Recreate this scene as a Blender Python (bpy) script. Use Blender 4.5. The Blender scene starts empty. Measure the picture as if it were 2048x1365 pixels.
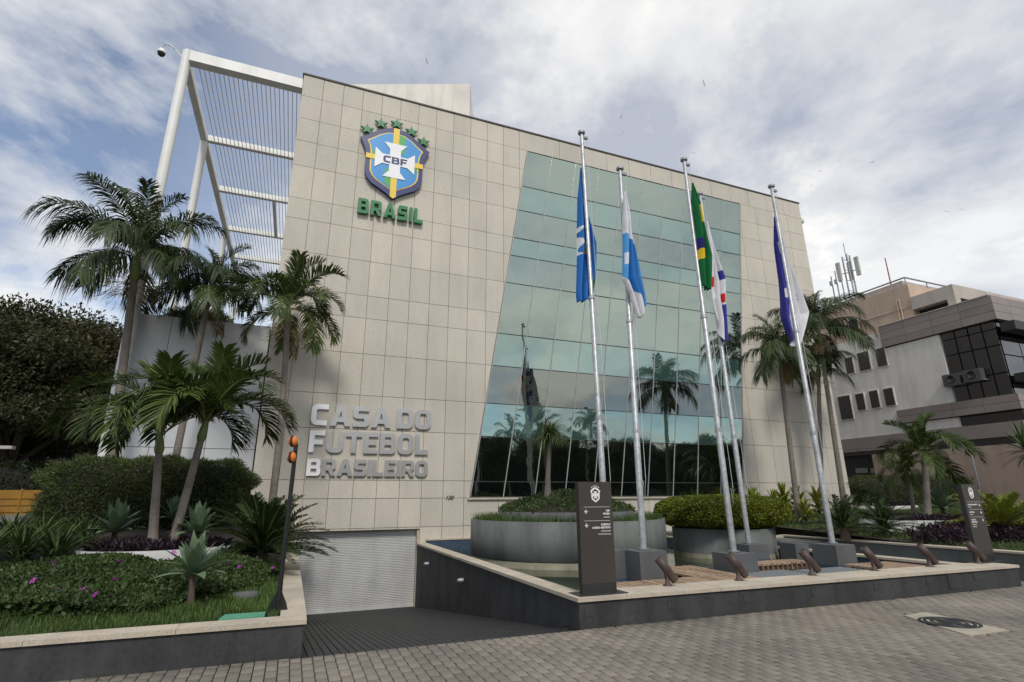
import bpy, math, random
import numpy as np
from mathutils import Vector, Matrix
random.seed(7); rng = np.random.default_rng(11)
S = bpy.context.scene; COL = S.collection
R_ = math.radians
# ---------------------------------------------------------------- camera
FPX, PITCH, YAW, ROLL = 1063.57, .2876, .3822, -.0061
CAM = np.array([0, 0, 1.7])
_fx = np.array([math.sin(YAW), math.cos(YAW), 0]); _rx = np.array([math.cos(YAW), -math.sin(YAW), 0]); _uz = np.array([0, 0, 1.])
CF = _fx*math.cos(PITCH)+_uz*math.sin(PITCH); _U = -_fx*math.sin(PITCH)+_uz*math.cos(PITCH)
CR = _rx*math.cos(ROLL)+_U*math.sin(ROLL); CU = -_rx*math.sin(ROLL)+_U*math.cos(ROLL)
cd = bpy.data.cameras.new('camera'); cam = bpy.data.objects.new('camera', cd); COL.objects.link(cam)
cd.sensor_fit = 'HORIZONTAL'; cd.sensor_width = 36; cd.lens = FPX/2048*36; cd.clip_start = .05; cd.clip_end = 3000
cam.matrix_world = Matrix([[CR[i], CU[i], -CF[i], CAM[i]] for i in range(3)]+[[0, 0, 0, 1]])
S.camera = cam
S.render.resolution_x, S.render.resolution_y = 1024, 682
# ---------------------------------------------------------------- sky, sun, exposure
SUN_EL, SUN_AZ = R_(47), R_(188)      # azimuth clockwise from +Y (the sun stands behind the photographer)
w = bpy.data.worlds.new('World'); S.world = w; w.use_nodes = True
nt = w.node_tree; N = nt.nodes; Lk = nt.links; N.clear()
def nn(tree, t, **k):
    n = tree.nodes.new(t)
    for a, b in k.items(): setattr(n, a, b)
    return n
sky = nn(nt, 'ShaderNodeTexSky', sky_type='NISHITA', sun_disc=False, sun_elevation=SUN_EL, sun_rotation=SUN_AZ, air_density=1.0, dust_density=.6, ozone_density=1.4)
tc = nn(nt, 'ShaderNodeTexCoord'); sp = nn(nt, 'ShaderNodeSeparateXYZ'); Lk.new(tc.outputs['Generated'], sp.inputs[0])
def mth(tree, op, a, b=None, c=None, clamp=False):
    m = nn(tree, 'ShaderNodeMath', operation=op, use_clamp=clamp)
    for i, v in enumerate((a, b, c)):
        if v is None: continue
        if isinstance(v, (int, float)): m.inputs[i].default_value = v
        else: tree.links.new(v, m.inputs[i])
    return m.outputs[0]
zc = mth(nt, 'MAXIMUM', sp.outputs[2], 0.0); zd = mth(nt, 'ADD', zc, .22)
cx = mth(nt, 'DIVIDE', sp.outputs[0], zd); cy = mth(nt, 'DIVIDE', sp.outputs[1], zd)
cb = nn(nt, 'ShaderNodeCombineXYZ'); Lk.new(cx, cb.inputs[0]); Lk.new(cy, cb.inputs[1]); cb.inputs[2].default_value = 52.4
cm = nn(nt, 'ShaderNodeMapping'); cm.inputs['Rotation'].default_value = (0, 0, R_(-130)); Lk.new(cb.outputs[0], cm.inputs[0]); cb = cm
def noise(tree, vec, scale, detail=5, rough=.55, dist=0., lac=2.):
    n = nn(tree, 'ShaderNodeTexNoise'); n.inputs['Scale'].default_value = scale; n.inputs['Detail'].default_value = detail
    n.inputs['Roughness'].default_value = rough; n.inputs['Distortion'].default_value = dist; n.inputs['Lacunarity'].default_value = lac
    if vec is not None: tree.links.new(vec, n.inputs['Vector'])
    return n.outputs['Fac']
def ramp(tree, fac, stops):
    r = nn(tree, 'ShaderNodeValToRGB'); tree.links.new(fac, r.inputs[0]); e = r.color_ramp.elements
    while len(e) < len(stops): e.new(.5)
    for i, (p, c) in enumerate(stops):
        e[i].position = p; e[i].color = (c, c, c, 1) if isinstance(c, (int, float)) else (*c, 1)
    return r.outputs[0]
def mixc(tree, fac, a, b, blend='MIX'):
    m = nn(tree, 'ShaderNodeMix', data_type='RGBA', blend_type=blend)
    for s, v in ((0, fac), (6, a), (7, b)):
        if isinstance(v, (int, float)): m.inputs[s].default_value = v
        elif isinstance(v, tuple): m.inputs[s].default_value = (*v, 1)
        else: tree.links.new(v, m.inputs[s])
    return m.outputs[2]
cover = ramp(nt, noise(nt, cb.outputs[0], 1.25, 10, .60, .25), [(.42, 0.), (.50, .5), (.60, 1.)])
veil = ramp(nt, noise(nt, cb.outputs[0], .30, 3, .5), [(.42, .10), (.60, .85)])
mask = mth(nt, 'MAXIMUM', cover, veil)
shade = ramp(nt, noise(nt, cb.outputs[0], 1.3, 7, .6, .2), [(.37, (3.5, 3.75, 4.4)), (.47, (5.6, 5.65, 5.8)), (.58, (7.2, 7.15, 7.0))])
skc = mixc(nt, 1.0, sky.outputs[0], (1.0, 1.0, 1.02), 'MULTIPLY')
colr = mixc(nt, mask, skc, shade)
bg = nn(nt, 'ShaderNodeBackground'); bg.inputs[1].default_value = .1; Lk.new(colr, bg.inputs[0])
wo = nn(nt, 'ShaderNodeOutputWorld'); Lk.new(bg.outputs[0], wo.inputs[0])
sl = bpy.data.lights.new('sun', 'SUN'); sl.energy = 1.5; sl.angle = R_(11); sl.color = (1, .955, .88)
sun = bpy.data.objects.new('sun', sl); COL.objects.link(sun)
sd = Vector((math.sin(SUN_AZ)*math.cos(SUN_EL), math.cos(SUN_AZ)*math.cos(SUN_EL), math.sin(SUN_EL)))
sun.rotation_euler = (-sd).to_track_quat('-Z', 'Y').to_euler()
vs = S.view_settings; vs.view_transform = 'Standard'; vs.look = 'None'; vs.gamma = 1; vs.exposure = 0.5; vs.use_curve_mapping = False
# ---------------------------------------------------------------- pixel helpers: a photo pixel (2048 wide) is a direction, the plane it meets gives the distance
def ray(u, v): return CF+CR*(u-1024)/FPX-CU*(v-682.5)/FPX
def aty(u, v, y): d = ray(u, v); return CAM+d*(y/d[1])
def atx(u, v, x): d = ray(u, v); return CAM+d*(x/d[0])
def atz(u, v, z): d = ray(u, v); return CAM+d*((z-CAM[2])/d[2])
def sstep(t): t = np.clip(t, 0, 1); return t*t*(3-2*t)
def gz(X, Y):                       # garden left of the ramp
    return .36+.1*np.clip(np.asarray(Y, float)-7.5, 0, 8.8)*sstep((.2-np.asarray(X, float))/1.4)
def gzr(X, Y):                      # garden right of the fountain
    return .53+.05*np.clip(np.asarray(Y, float)-8, 0, 10)+.03*np.clip(np.asarray(X, float)-16, 0, 12)
def onground(u, v, fn):
    d = ray(u, v); t0 = 2.
    for t in np.arange(2, 80, .05):
        P = CAM+d*t
        if P[2] <= fn(P[0], P[1]): return P
    return P
# ---------------------------------------------------------------- materials
MATS = {}
def mat(name, col, rough=.7, var=.18, vs_=3., fine=.0, fs=60., bump=.0, bs=80., metal=0., spec=.5, rnd=0., island=False, col2=None, stain=0., trans=0., streak=0.):
    m = bpy.data.materials.new(name); m.use_nodes = True; t = m.node_tree; b = t.nodes['Principled BSDF']; MATS[name] = m
    geo = nn(t, 'ShaderNodeNewGeometry'); P = geo.outputs['Position']
    c = mixc(t, ramp(t, noise(t, P, vs_, 6, .6), [(.3, 0.), (.7, 1.)]), tuple(x*(1-var) for x in col), tuple(min(1, x*(1+var)) for x in (col2 or col)))
    def mul(c, f): return mixc(t, 1., c, f, 'MULTIPLY')
    if fine: c = mul(c, ramp(t, noise(t, P, fs, 3, .7), [(.3, 1-fine), (.5, 1.), (.72, 1+fine*.5)]))
    if stain:
        mp = nn(t, 'ShaderNodeMapping'); t.links.new(P, mp.inputs[0]); mp.inputs['Scale'].default_value = (1.3, 1.3, .22)
        c = mul(c, ramp(t, noise(t, mp.outputs[0], 1.6, 8, .65), [(.36, 1-stain), (.55, 1.)]))
    if rnd:
        oi = nn(t, 'ShaderNodeObjectInfo'); r = oi.outputs['Random']
        if island: r = mth(t, 'FRACT', mth(t, 'ADD', r, geo.outputs['Random Per Island']))
        c = mul(c, ramp(t, r, [(0., 1-rnd), (1., 1+rnd)]))
    t.links.new(c, b.inputs['Base Color']); b.inputs['Roughness'].default_value = rough; b.inputs['Metallic'].default_value = metal
    b.inputs['Specular IOR Level'].default_value = spec
    if bump:
        bp = nn(t, 'ShaderNodeBump'); bp.inputs['Strength'].default_value = bump; bp.inputs['Distance'].default_value = .02
        t.links.new(noise(t, P, bs, 5, .65), bp.inputs['Height']); t.links.new(bp.outputs[0], b.inputs['Normal'])
    if trans:
        tr = nn(t, 'ShaderNodeBsdfTranslucent'); t.links.new(c, tr.inputs[0]); mx = nn(t, 'ShaderNodeMixShader'); mx.inputs[0].default_value = trans
        o = t.nodes['Material Output']; t.links.new(b.outputs[0], mx.inputs[1]); t.links.new(tr.outputs[0], mx.inputs[2]); t.links.new(mx.outputs[0], o.inputs[0])
    return m
def leafmat(name, col, col2=None, rnd=.35, rough=.5, trans=.2, vs_=1.2):
    return mat(name, col, rough, .25, vs_, rnd=rnd, island=True, col2=col2, trans=trans, spec=.35)
def glassmat(name, base, refl, tint):
    m = bpy.data.materials.new(name); m.use_nodes = True; t = m.node_tree; t.nodes.clear(); MATS[name] = m
    d = nn(t, 'ShaderNodeBsdfDiffuse'); d.inputs[0].default_value = (*base, 1)
    g = nn(t, 'ShaderNodeBsdfGlossy'); g.inputs[0].default_value = (*tint, 1); g.inputs['Roughness'].default_value = .015
    fr = nn(t, 'ShaderNodeFresnel'); fr.inputs[0].default_value = 1.5
    f = mth(t, 'ADD', fr.outputs[0], refl, clamp=True)
    mx = nn(t, 'ShaderNodeMixShader'); t.links.new(f, mx.inputs[0]); t.links.new(d.outputs[0], mx.inputs[1]); t.links.new(g.outputs[0], mx.inputs[2])
    geo = nn(t, 'ShaderNodeNewGeometry'); bp = nn(t, 'ShaderNodeBump'); bp.inputs['Strength'].default_value = .07; bp.inputs['Distance'].default_value = .05
    t.links.new(noise(t, geo.outputs['Position'], 1.1, 2), bp.inputs['Height']); t.links.new(bp.outputs[0], g.inputs['Normal'])
    o = nn(t, 'ShaderNodeOutputMaterial'); t.links.new(mx.outputs[0], o.inputs[0]); return m
mat('granite', (.55, .507, .43), .75, .09, .3, fine=.30, fs=34, bump=.04, rnd=.055, stain=.07)
mat('joint', (.34, .29, .215), .9)
mat('cap_granite', (.50, .44, .35), .7, .12, 2, fine=.4, fs=70, bump=.08, stain=.12)
mat('dark_wall', (.045, .045, .046), .75, .28, 1.6, fine=.25, fs=18, bump=.15, bs=25, stain=.4)
mat('ramp_rubber', (.020, .021, .023), .62, .2, 2.5, fine=.2, bump=.1)
mat('paver', (.180, .163, .140), .88, .30, .45, fine=.2, fs=45, bump=.15, bs=60, rnd=.13, island=True, col2=(.205, .178, .145))
_t = MATS['paver'].node_tree; _b = _t.nodes['Principled BSDF']; _src = _b.inputs['Base Color'].links[0].from_socket       # dried sand washed out beside the manhole
_g = nn(_t, 'ShaderNodeNewGeometry'); _m = nn(_t, 'ShaderNodeMapping'); _m.inputs['Location'].default_value = (-7.6, -6.15, 0); _t.links.new(_g.outputs['Position'], _m.inputs[0])
_m2 = nn(_t, 'ShaderNodeMapping'); _m2.inputs['Scale'].default_value = (.75, 1.5, 1); _t.links.new(_m.outputs[0], _m2.inputs[0]); _l = nn(_t, 'ShaderNodeVectorMath', operation='LENGTH'); _t.links.new(_m2.outputs[0], _l.inputs[0])
_f = mth(_t, 'MULTIPLY', ramp(_t, _l.outputs['Value'], [(.15, .8), (1., 0.)]), ramp(_t, noise(_t, _g.outputs['Position'], 2.2, 6, .65), [(.35, .1), (.6, 1.)]))
_c1 = mixc(_t, _f, _src, (.25, .20, .145)); _sp = ramp(_t, noise(_t, _g.outputs['Position'], 3.1, 3, .5), [(.66, 1.), (.74, .62)]); _t.links.new(mixc(_t, 1., _c1, _sp, 'MULTIPLY'), _b.inputs['Base Color'])
mat('paver_bed', (.035, .030, .024), .95)
mat('ground_far', (.15, .14, .13), .9, .2, .4)
mat('steel_white', (.76, .76, .73), .5, .05, 1.5, stain=.1)
mat('white_panel', (.56, .575, .58), .38, .05, .6, stain=.08)
mat('rooftop_white', (.74, .70, .62), .7, .06, .8, stain=.15)
mat('coping', (.06, .05, .04), .6)
mat('mullion', (.36, .36, .33), .45, metal=.3); mat('transom', (.035, .045, .04), .5)
glassmat('glass_vision', (.008, .014, .012), .44, (.70, .82, .72))
glassmat('glass_spandrel', (.050, .10, .088), .38, (.70, .86, .78))
glassmat('glass_clear', (.005, .007, .006), .34, (.66, .70, .62))
glassmat('glass_dark', (.008, .008, .010), .10, (.85, .85, .9))
mat('shutter', (.62, .62, .61), .5, .06, 2, stain=.12, metal=.2)
mat('alu', (.56, .545, .52), .36, .08, 3, metal=.85)
mat('alu_white', (.90, .90, .88), .4, .03, 3)
mat('green_sign', (.012, .17, .055), .4, .06); mat('navy', (.025, .035, .14), .35, .06); mat('crest_blue', (.035, .27, .62), .35, .05)
mat('crest_yellow', (.78, .55, .05), .4, .05); mat('crest_green', (.06, .36, .07), .4, .05); mat('crest_white', (.80, .81, .82), .4, .03)
mat('pole', (.46, .47, .48), .45, .2, 5, fine=.28, fs=14, metal=.55)
mat('totem', (.085, .075, .068), .42, .08, 2, metal=.45); mat('totem_base', (.028, .028, .028), .5); mat('print', (.80, .80, .78), .6, 0)
mat('spot_brown', (.065, .043, .037), .55, .2, 8); mat('black_steel', (.012, .012, .013), .45)
mat('orange_lens', (.75, .20, .02), .35, .1); mat('rubber', (.02, .02, .02), .8)
mat('concrete_pot', (.135, .145, .137), .8, .14, 1.4, fine=.14, fs=30, bump=.12, bs=20, stain=.3)
mat('plinth', (.105, .108, .112), .75, .12, 2, fine=.1, stain=.15); mat('tide', (.33, .31, .22), .9, .25, 5)
mat('white_pot', (.43, .43, .41), .75, .1, 2, stain=.22); mat('deck_wood', (.33, .225, .15), .75, .25, 6, fine=.3, fs=30, rnd=.2, bump=.1)
mat('grating', (.23, .25, .26), .55, .1, 6, metal=.3); mat('concrete_slab', (.36, .32, .255), .9, .14, 3, fine=.2, bump=.2)
mat('iron', (.035, .036, .038), .5, .2, 8, metal=.5); mat('soil', (.035, .027, .02), .95, bump=.3, bs=20)
mat('asphalt', (.13, .125, .12), .9); mat('mosaic', (.055, .085, .125), .35, .4, 30, fine=.5, fs=24)
mat('trunk_palm', (.185, .16, .135), .85, .2, 2.5, fine=.3, fs=18, bump=.3, bs=14); mat('crownshaft', (.13, .165, .05), .5, .25, 3); mat('bark', (.10, .075, .055), .9, .3, 4, bump=.4, bs=12)
mat('frond_rib', (.16, .17, .06), .6)
leafmat('frond_dark', (.034, .056, .018), (.050, .072, .020)); leafmat('frond_mid', (.042, .078, .017), (.080, .108, .022)); leafmat('frond_dry', (.16, .115, .035))
leafmat('tree_leaf', (.028, .048, .015), (.058, .052, .020), .5, .6, .15, .35); leafmat('tree_leaf_b', (.018, .032, .011), (.032, .044, .014), .4, .6, .15, .35)
leafmat('hedge_leaf', (.050, .074, .024), (.095, .115, .034), .45); leafmat('dome_leaf', (.085, .12, .012), (.15, .17, .014), .4); leafmat('cover_leaf', (.035, .065, .018), (.055, .085, .022), .4)
leafmat('grass_leaf', (.050, .092, .018), (.075, .125, .024), .45); leafmat('agave_leaf', (.115, .175, .105), (.15, .22, .12), .15, .45, .1); leafmat('strap_leaf', (.040, .075, .018), (.07, .11, .03), .35)
leafmat('yellow_leaf', (.22, .22, .025), (.13, .17, .02), .4); leafmat('purple_leaf', (.018, .010, .016), (.030, .013, .022), .4); leafmat('cycad_leaf', (.022, .048, .012), (.035, .065, .015), .3, .4)
leafmat('flower', (.42, .05, .38), None, .2); leafmat('panicle', (.20, .17, .06), (.28, .2, .06), .3); leafmat('pony_leaf', (.085, .125, .035), (.13, .16, .045), .35)
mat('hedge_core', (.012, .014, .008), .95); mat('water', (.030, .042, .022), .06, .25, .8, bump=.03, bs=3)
mat('n_tan', (.52, .40, .30), .85, .05, 1, stain=.12); mat('n_white', (.74, .71, .65), .85, .05, 1, stain=.16); mat('n_granite', (.26, .222, .20), .6, .08, 1, fine=.15, fs=30, rnd=.08)
mat('n_lowtan', (.42, .32, .255), .9, .08, 1, stain=.15); mat('n_conc', (.50, .44, .385), .85, .06, 1, stain=.15); mat('n_frame', (.02, .02, .02), .5)
mat('ac_unit', (.075, .075, .075), .6); mat('antenna', (.42, .42, .38), .6); mat('galv', (.30, .31, .33), .5, metal=.5); mat('far_dark', (.10, .10, .095), .8); mat('far_white', (.45, .45, .43), .8)
mat('barrier', (.26, .13, .008), .6, .12, 2); mat('mint', (.09, .30, .19), .6); mat('bird', (.03, .03, .035), .7); mat('camera_white', (.7, .7, .68), .4); mat('street_red', (.25, .02, .02), .6); mat('chrome', (.7, .7, .7), .2, metal=1.)
for nme, c in dict(f_blue=(.03, .17, .50), f_navy=(.025, .025, .16), f_white=(.72, .72, .74), f_green=(.012, .14, .045), f_yellow=(.75, .52, .03), f_red=(.6, .03, .03), f_royal=(.06, .06, .36), f_pale=(.09, .33, .68)).items():
    mat(nme, c, .8, .06, 4, trans=.12, spec=.15)
# ---------------------------------------------------------------- mesh helpers
def worg(o):
    v = np.zeros(3)
    while o is not None: v += np.array(o.location); o = o.parent
    return v
def link(name, me, parent=None):
    o = bpy.data.objects.new(name, me); COL.objects.link(o); o.parent = parent; return o
def tag(o, label=None, cat=None, group=None, kind=None):
    for k, v in (('label', label), ('category', cat), ('group', group), ('kind', kind)):
        if v: o[k] = v
    return o
def thing(name, label, cat, loc=(0, 0, 0), group=None):
    o = bpy.data.objects.new(name, None); COL.objects.link(o); o.location = tuple(float(x) for x in loc); o.empty_display_size = .2
    return tag(o, label, cat, group)
def meshnp(name, V, F, mats, mi=None, smooth=False):
    me = bpy.data.meshes.new(name); V = np.asarray(V, np.float32); F = np.asarray(F, np.int32); k = F.shape[1]
    me.vertices.add(len(V)); me.vertices.foreach_set('co', V.ravel()); me.loops.add(F.size); me.loops.foreach_set('vertex_index', F.ravel())
    me.polygons.add(len(F)); me.polygons.foreach_set('loop_start', np.arange(0, F.size, k, dtype=np.int32))
    for m in (mats if isinstance(mats, (list, tuple)) else [mats]): me.materials.append(MATS[m])
    if mi is not None: me.polygons.foreach_set('material_index', np.asarray(mi, np.int32))
    if smooth: me.polygons.foreach_set('use_smooth', np.ones(len(F), bool))
    me.update(calc_edges=True); return me
class MB:
    def __init__(s): s.v = []; s.f = []; s.m = []; s.sm = []
    def add(s, V, F, mi=0, sm=False):
        o = len(s.v); s.v += [tuple(map(float, p)) for p in V]; s.f += [tuple(i+o for i in f) for f in F]; s.m += [mi]*len(F); s.sm += [sm]*len(F); return s
    def box(s, x0, x1, y0, y1, z0, z1, mi=0):
        return s.add([(x, y, z) for z in (z0, z1) for y in (y0, y1) for x in (x0, x1)], [(0, 2, 3, 1), (4, 5, 7, 6), (0, 1, 5, 4), (2, 6, 7, 3), (0, 4, 6, 2), (1, 3, 7, 5)], mi)
    def obox(s, c, ax, ay, az, mi=0):      # centre and half-axes
        c, ax, ay, az = (np.array(q, float) for q in (c, ax, ay, az))
        return s.add([c+i*ax+j*ay+k*az for k in (-1, 1) for j in (-1, 1) for i in (-1, 1)], [(0, 2, 3, 1), (4, 5, 7, 6), (0, 1, 5, 4), (2, 6, 7, 3), (0, 4, 6, 2), (1, 3, 7, 5)], mi)
    def prismY(s, poly, y0, y1, mi=0):     # poly of (x,z), counter-clockwise seen from -Y
        n = len(poly)
        return s.add([(x, y0, z) for x, z in poly]+[(x, y1, z) for x, z in poly], [tuple(range(n)), tuple(range(2*n-1, n-1, -1))]+[(i, i+n, (i+1) % n+n, (i+1) % n) for i in range(n)], mi)
    def prismZ(s, poly, z0, z1, mi=0):
        n = len(poly)
        return s.add([(x, y, z0) for x, y in poly]+[(x, y, z1) for x, y in poly], [tuple(range(n-1, -1, -1)), tuple(range(n, 2*n))]+[(i, (i+1) % n, (i+1) % n+n, i+n) for i in range(n)], mi)
    def tube(s, pts, rad, seg=8, mi=0, cap=True):
        pts = [np.array(p, float) for p in pts]; rad = rad if hasattr(rad, '__len__') else [rad]*len(pts); rings = []
        for i, p in enumerate(pts):
            d = pts[min(i+1, len(pts)-1)]-pts[max(i-1, 0)]; d /= np.linalg.norm(d)+1e-9
            a = np.cross(d, (0, 0, 1) if abs(d[2]) < .9 else (1, 0, 0)); a /= np.linalg.norm(a); b = np.cross(d, a)
            rings += [p+rad[i]*(a*math.cos(2*math.pi*k/seg)+b*math.sin(2*math.pi*k/seg)) for k in range(seg)]
        F = [(i*seg+k, i*seg+(k+1) % seg, (i+1)*seg+(k+1) % seg, (i+1)*seg+k) for i in range(len(pts)-1) for k in range(seg)]
        s.add(rings, F, mi, True)
        if cap:
            s.add(rings[:seg], [tuple(range(seg))], mi); s.add(rings[-seg:], [tuple(range(seg-1, -1, -1))], mi)
        return s
    def lathe(s, c, prof, seg=48, mi=0, ax=None):    # prof: (r, h)
        c = np.array(c, float); az = np.array(ax if ax is not None else (0, 0, 1), float); az /= np.linalg.norm(az)
        a = np.cross(az, (0, 1, 0) if abs(az[1]) < .9 else (1, 0, 0)); a /= np.linalg.norm(a); b = np.cross(az, a)
        V = [c+az*h+r*(a*math.cos(2*math.pi*k/seg)+b*math.sin(2*math.pi*k/seg)) for r, h in prof for k in range(seg)]
        return s.add(V, [(i*seg+k, i*seg+(k+1) % seg, (i+1)*seg+(k+1) % seg, (i+1)*seg+k) for i in range(len(prof)-1) for k in range(seg)], mi, True)
    def mesh(s, name, mats, org=(0, 0, 0)):
        me = bpy.data.meshes.new(name); o = np.array(org, float)
        me.from_pydata([tuple(np.array(p)-o) for p in s.v], [], s.f)
        for m in (mats if isinstance(mats, (list, tuple)) else [mats]): me.materials.append(MATS[m])
        me.polygons.foreach_set('material_index', s.m); me.polygons.foreach_set('use_smooth', s.sm); me.update(); return me
    def build(s, name, mats, parent=None, label=None, cat=None, group=None, kind=None):
        if parent is not None: o = link(name, s.mesh(name, mats, worg(parent)), parent)
        else:
            a = np.array(s.v); org = np.array([(a[:, 0].min()+a[:, 0].max())/2, (a[:, 1].min()+a[:, 1].max())/2, a[:, 2].min()])
            o = link(name, s.mesh(name, mats, org)); o.location = org
        return tag(o, label, cat, group, kind)
def put(name, me, parent, loc, rot=(0, 0, 0), sc=1.):
    o = link(name, me, parent); o.location = np.array(loc, float)-(worg(parent) if parent else 0); o.rotation_euler = rot; o.scale = (sc, sc, sc) if isinstance(sc, (int, float)) else sc; return o
def npobj(name, V, F, mats, parent=None, mi=None, smooth=False, **k):
    V = np.asarray(V, float); org = worg(parent) if parent is not None else np.array([*V[:, :2].mean(0), V[:, 2].min()])
    o = link(name, meshnp(name, V-org, F, mats, mi, smooth), parent)
    if parent is None: o.location = org
    return tag(o, **k)
def leaves(P, size, up=.4, asp=.5, nrm=None, jit=1.):      # one pointed, slightly folded leaf per point
    n = len(P); d = rng.normal(size=(n, 3))*jit
    if nrm is not None: d = d+nrm
    d[:, 2] += up; d /= np.linalg.norm(d, axis=1)[:, None]
    s = np.cross(d, rng.normal(size=(n, 3))); s /= np.linalg.norm(s, axis=1)[:, None]+1e-9
    L = size*rng.uniform(.6, 1.35, (n, 1)); W = L*asp*.5; nn_ = np.cross(d, s)
    V = np.stack([P, P+d*L*.5+s*W+nn_*L*.06, P+d*L-nn_*L*.08, P+d*L*.5-s*W+nn_*L*.06], 1).reshape(-1, 3)
    return V, np.arange(4*n).reshape(n, 4)
def inpoly(P, poly):
    x, y = P[:, 0], P[:, 1]; r = np.zeros(len(P), bool); n = len(poly)
    for i in range(n):
        x0, y0 = poly[i][:2]; x1, y1 = poly[(i+1) % n][:2]
        c = ((y0 > y) != (y1 > y)); r ^= c & (x < (x1-x0)*(y-y0)/((y1-y0) if y1 != y0 else 1e-9)+x0)
    return r
def scatter(poly, n):
    a = np.array(poly)[:, :2]; P = rng.uniform(a.min(0), a.max(0), (n*3, 2)); P = P[inpoly(P, poly)][:n]; return P
def blades(P, h, wd, lean=.5):         # grass
    n = len(P); a = rng.uniform(0, 6.283, n); H = h*rng.uniform(.5, 1.3, n); l = lean*H*rng.uniform(.2, 1, n)
    s = np.stack([np.cos(a+1.57), np.sin(a+1.57), np.zeros(n)], 1)*wd/2
    tip = P+np.stack([np.cos(a)*l, np.sin(a)*l, H], 1)
    V = np.stack([P-s, P+s, tip], 1).reshape(-1, 3); return V, np.arange(3*n).reshape(n, 3)
# ================================================================ SETTING
D, H, XL, XR = 17.38, 16.5, -1.07, 23.28        # facade plane, parapet, edges
RX0, RX1, ZC = .29, 3.79, .39                   # ramp sides, wall cap height
def yf(x): return 7.14-.0274*(x-RX0)            # front line of the garden walls
g = MB()
for (a, b, c, d) in [(-150, 150, -150, 6.6), (-150, RX0-.02, 6.6, 150), (RX1+.02, 150, 6.6, 150), (RX0-.02, RX1+.02, D+.3, 150)]:
    g.add([(a, c, -.06), (b, c, -.06), (b, d, -.06), (a, d, -.06)], [(0, 1, 2, 3)])
g.build('ground', 'ground_far', kind='structure')
# pavement of brick pavers, long side running towards the building
pav = MB().add([(-9, 1., -.03), (18, 1., -.03), (18, 9, -.03), (13.6, 9, -.03), (13.6, 6.70, -.03), (RX1, 7.03, -.03), (RX0, 7.13, -.03), (-9, 7.38, -.03)], [tuple(range(8))]).build('pavement', 'paver_bed', kind='structure')
PW, PL = .118, .236
def brickmesh(h=.0):
    a, b, c = PW/2-.0055, PL/2-.0025, .003
    V = [(-a, -b, -.035), (a, -b, -.035), (a, b, -.035), (-a, b, -.035), (-a, -b, -c), (a, -b, -c), (a, b, -c), (-a, b, -c), (-a+c, -b+c, 0), (a-c, -b+c, 0), (a-c, b-c, 0), (-a+c, b-c, 0)]
    F = [(0, 1, 5, 4), (1, 2, 6, 5), (2, 3, 7, 6), (3, 0, 4, 7), (4, 5, 9, 8), (5, 6, 10, 9), (6, 7, 11, 10), (7, 4, 8, 11), (8, 9, 10, 11)]
    return np.array(V), np.array(F)
BV, BF = brickmesh()
slab = np.array([atz(1808, 1232, 0), atz(1940, 1273, 0), atz(2020, 1262, 0), atz(1850, 1225, 0)])[:, :2]
c_ = []
for i, x in enumerate(np.arange(-8.5, 17.5, PW)):
    for y in np.arange(1.2+(i % 2)*PL/2, 9, PL):
        lim = yf(x)-.13 if x < 13.45 else 9
        if RX0-.06 < x < RX1+.06:
            if y+PL/2 > yf(x)-.02: continue
        elif y > lim+.13+(PL/2-.02 if x < 13.45 else 0): continue
        c_.append((x, y))
c_ = np.array(c_); c_ = c_[~inpoly(c_, slab)]
dd = c_-CAM[:2]; rel = np.array([c_[:, 0], c_[:, 1], 0*c_[:, 0]]).T-CAM
fw = rel@CF; u = 1024+FPX*(rel@CR)/fw; v = 682.5-FPX*(rel@CU)/fw
vis = (fw > 0) & (u > 0) & (u < 2048) & (v < 1375) & (v > 900)
order = np.argsort(np.where(vis, np.hypot(dd[:, 0], dd[:, 1]), 1e6))
bm = meshnp('paver', BV, BF, 'paver')
for k in order[:300]:
    o = put('paver', bm, pav, (*c_[k], rng.normal(0, .0012)), (rng.normal(0, .0025), rng.normal(0, .0025), rng.normal(0, .004)))
rest = c_[order[300:]]; n = len(rest); tz = rng.normal(0, .0012, n); tx = rng.normal(0, .0025, (n, 2))
VV = np.repeat(BV[None], n, 0); VV[:, :, 2] += tz[:, None]+BV[None, :, 0]*tx[:, :1]+BV[None, :, 1]*tx[:, 1:]; VV[:, :, 0] += rest[:, :1]; VV[:, :, 1] += rest[:, 1:]
hx = []
for i, x in enumerate(np.arange(-8.5, 17.5, PW)):
    if RX0-.06 < x < RX1+.06:
        k = c_[np.abs(c_[:, 0]-x) < 1e-6]; e0 = k[:, 1].max()+PL/2; e1 = yf(x)-.012
        if e1-e0 > .03: hx.append((x, (e0+e1)/2, (e1-e0)/PL))
H2 = np.repeat(BV[None], len(hx), 0); hx = np.array(hx); H2[:, :, 1] = H2[:, :, 1]*hx[:, 2:3]+hx[:, 1:2]; H2[:, :, 0] += hx[:, :1]
VV = np.concatenate([VV, H2]); n = len(VV)
npobj('paver_field', VV.reshape(-1, 3), (BF[None]+12*np.arange(n)[:, None, None]).reshape(-1, 4), 'paver', pav, kind='stuff')
# ramp down to the garage
zr0 = -1.42; rl = D+.3-7.0
rmp = MB().add([(RX0, 7.06, -.02), (RX1, 6.97, -.02), (RX1, D+.3, zr0-.06), (RX0, D+.3, zr0-.06)], [(0, 1, 2, 3)]).build('ramp', 'ramp_rubber', kind='structure')
sl_ = (zr0+.04)/(D-7.05); nr = 36
for i in range(nr):
    x = RX0+.08+(RX1-RX0-.16)*(i+.5)/nr; y0 = yf(x)+.0
    MB().obox((x, (y0+D)/2, sl_*((y0+D)/2-7.05)-.018), (.040, 0, 0), (0, (D-y0)/2, sl_*(D-y0)/2), (0, 0, .012)).build('rib', 'ramp_rubber', rmp)
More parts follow.
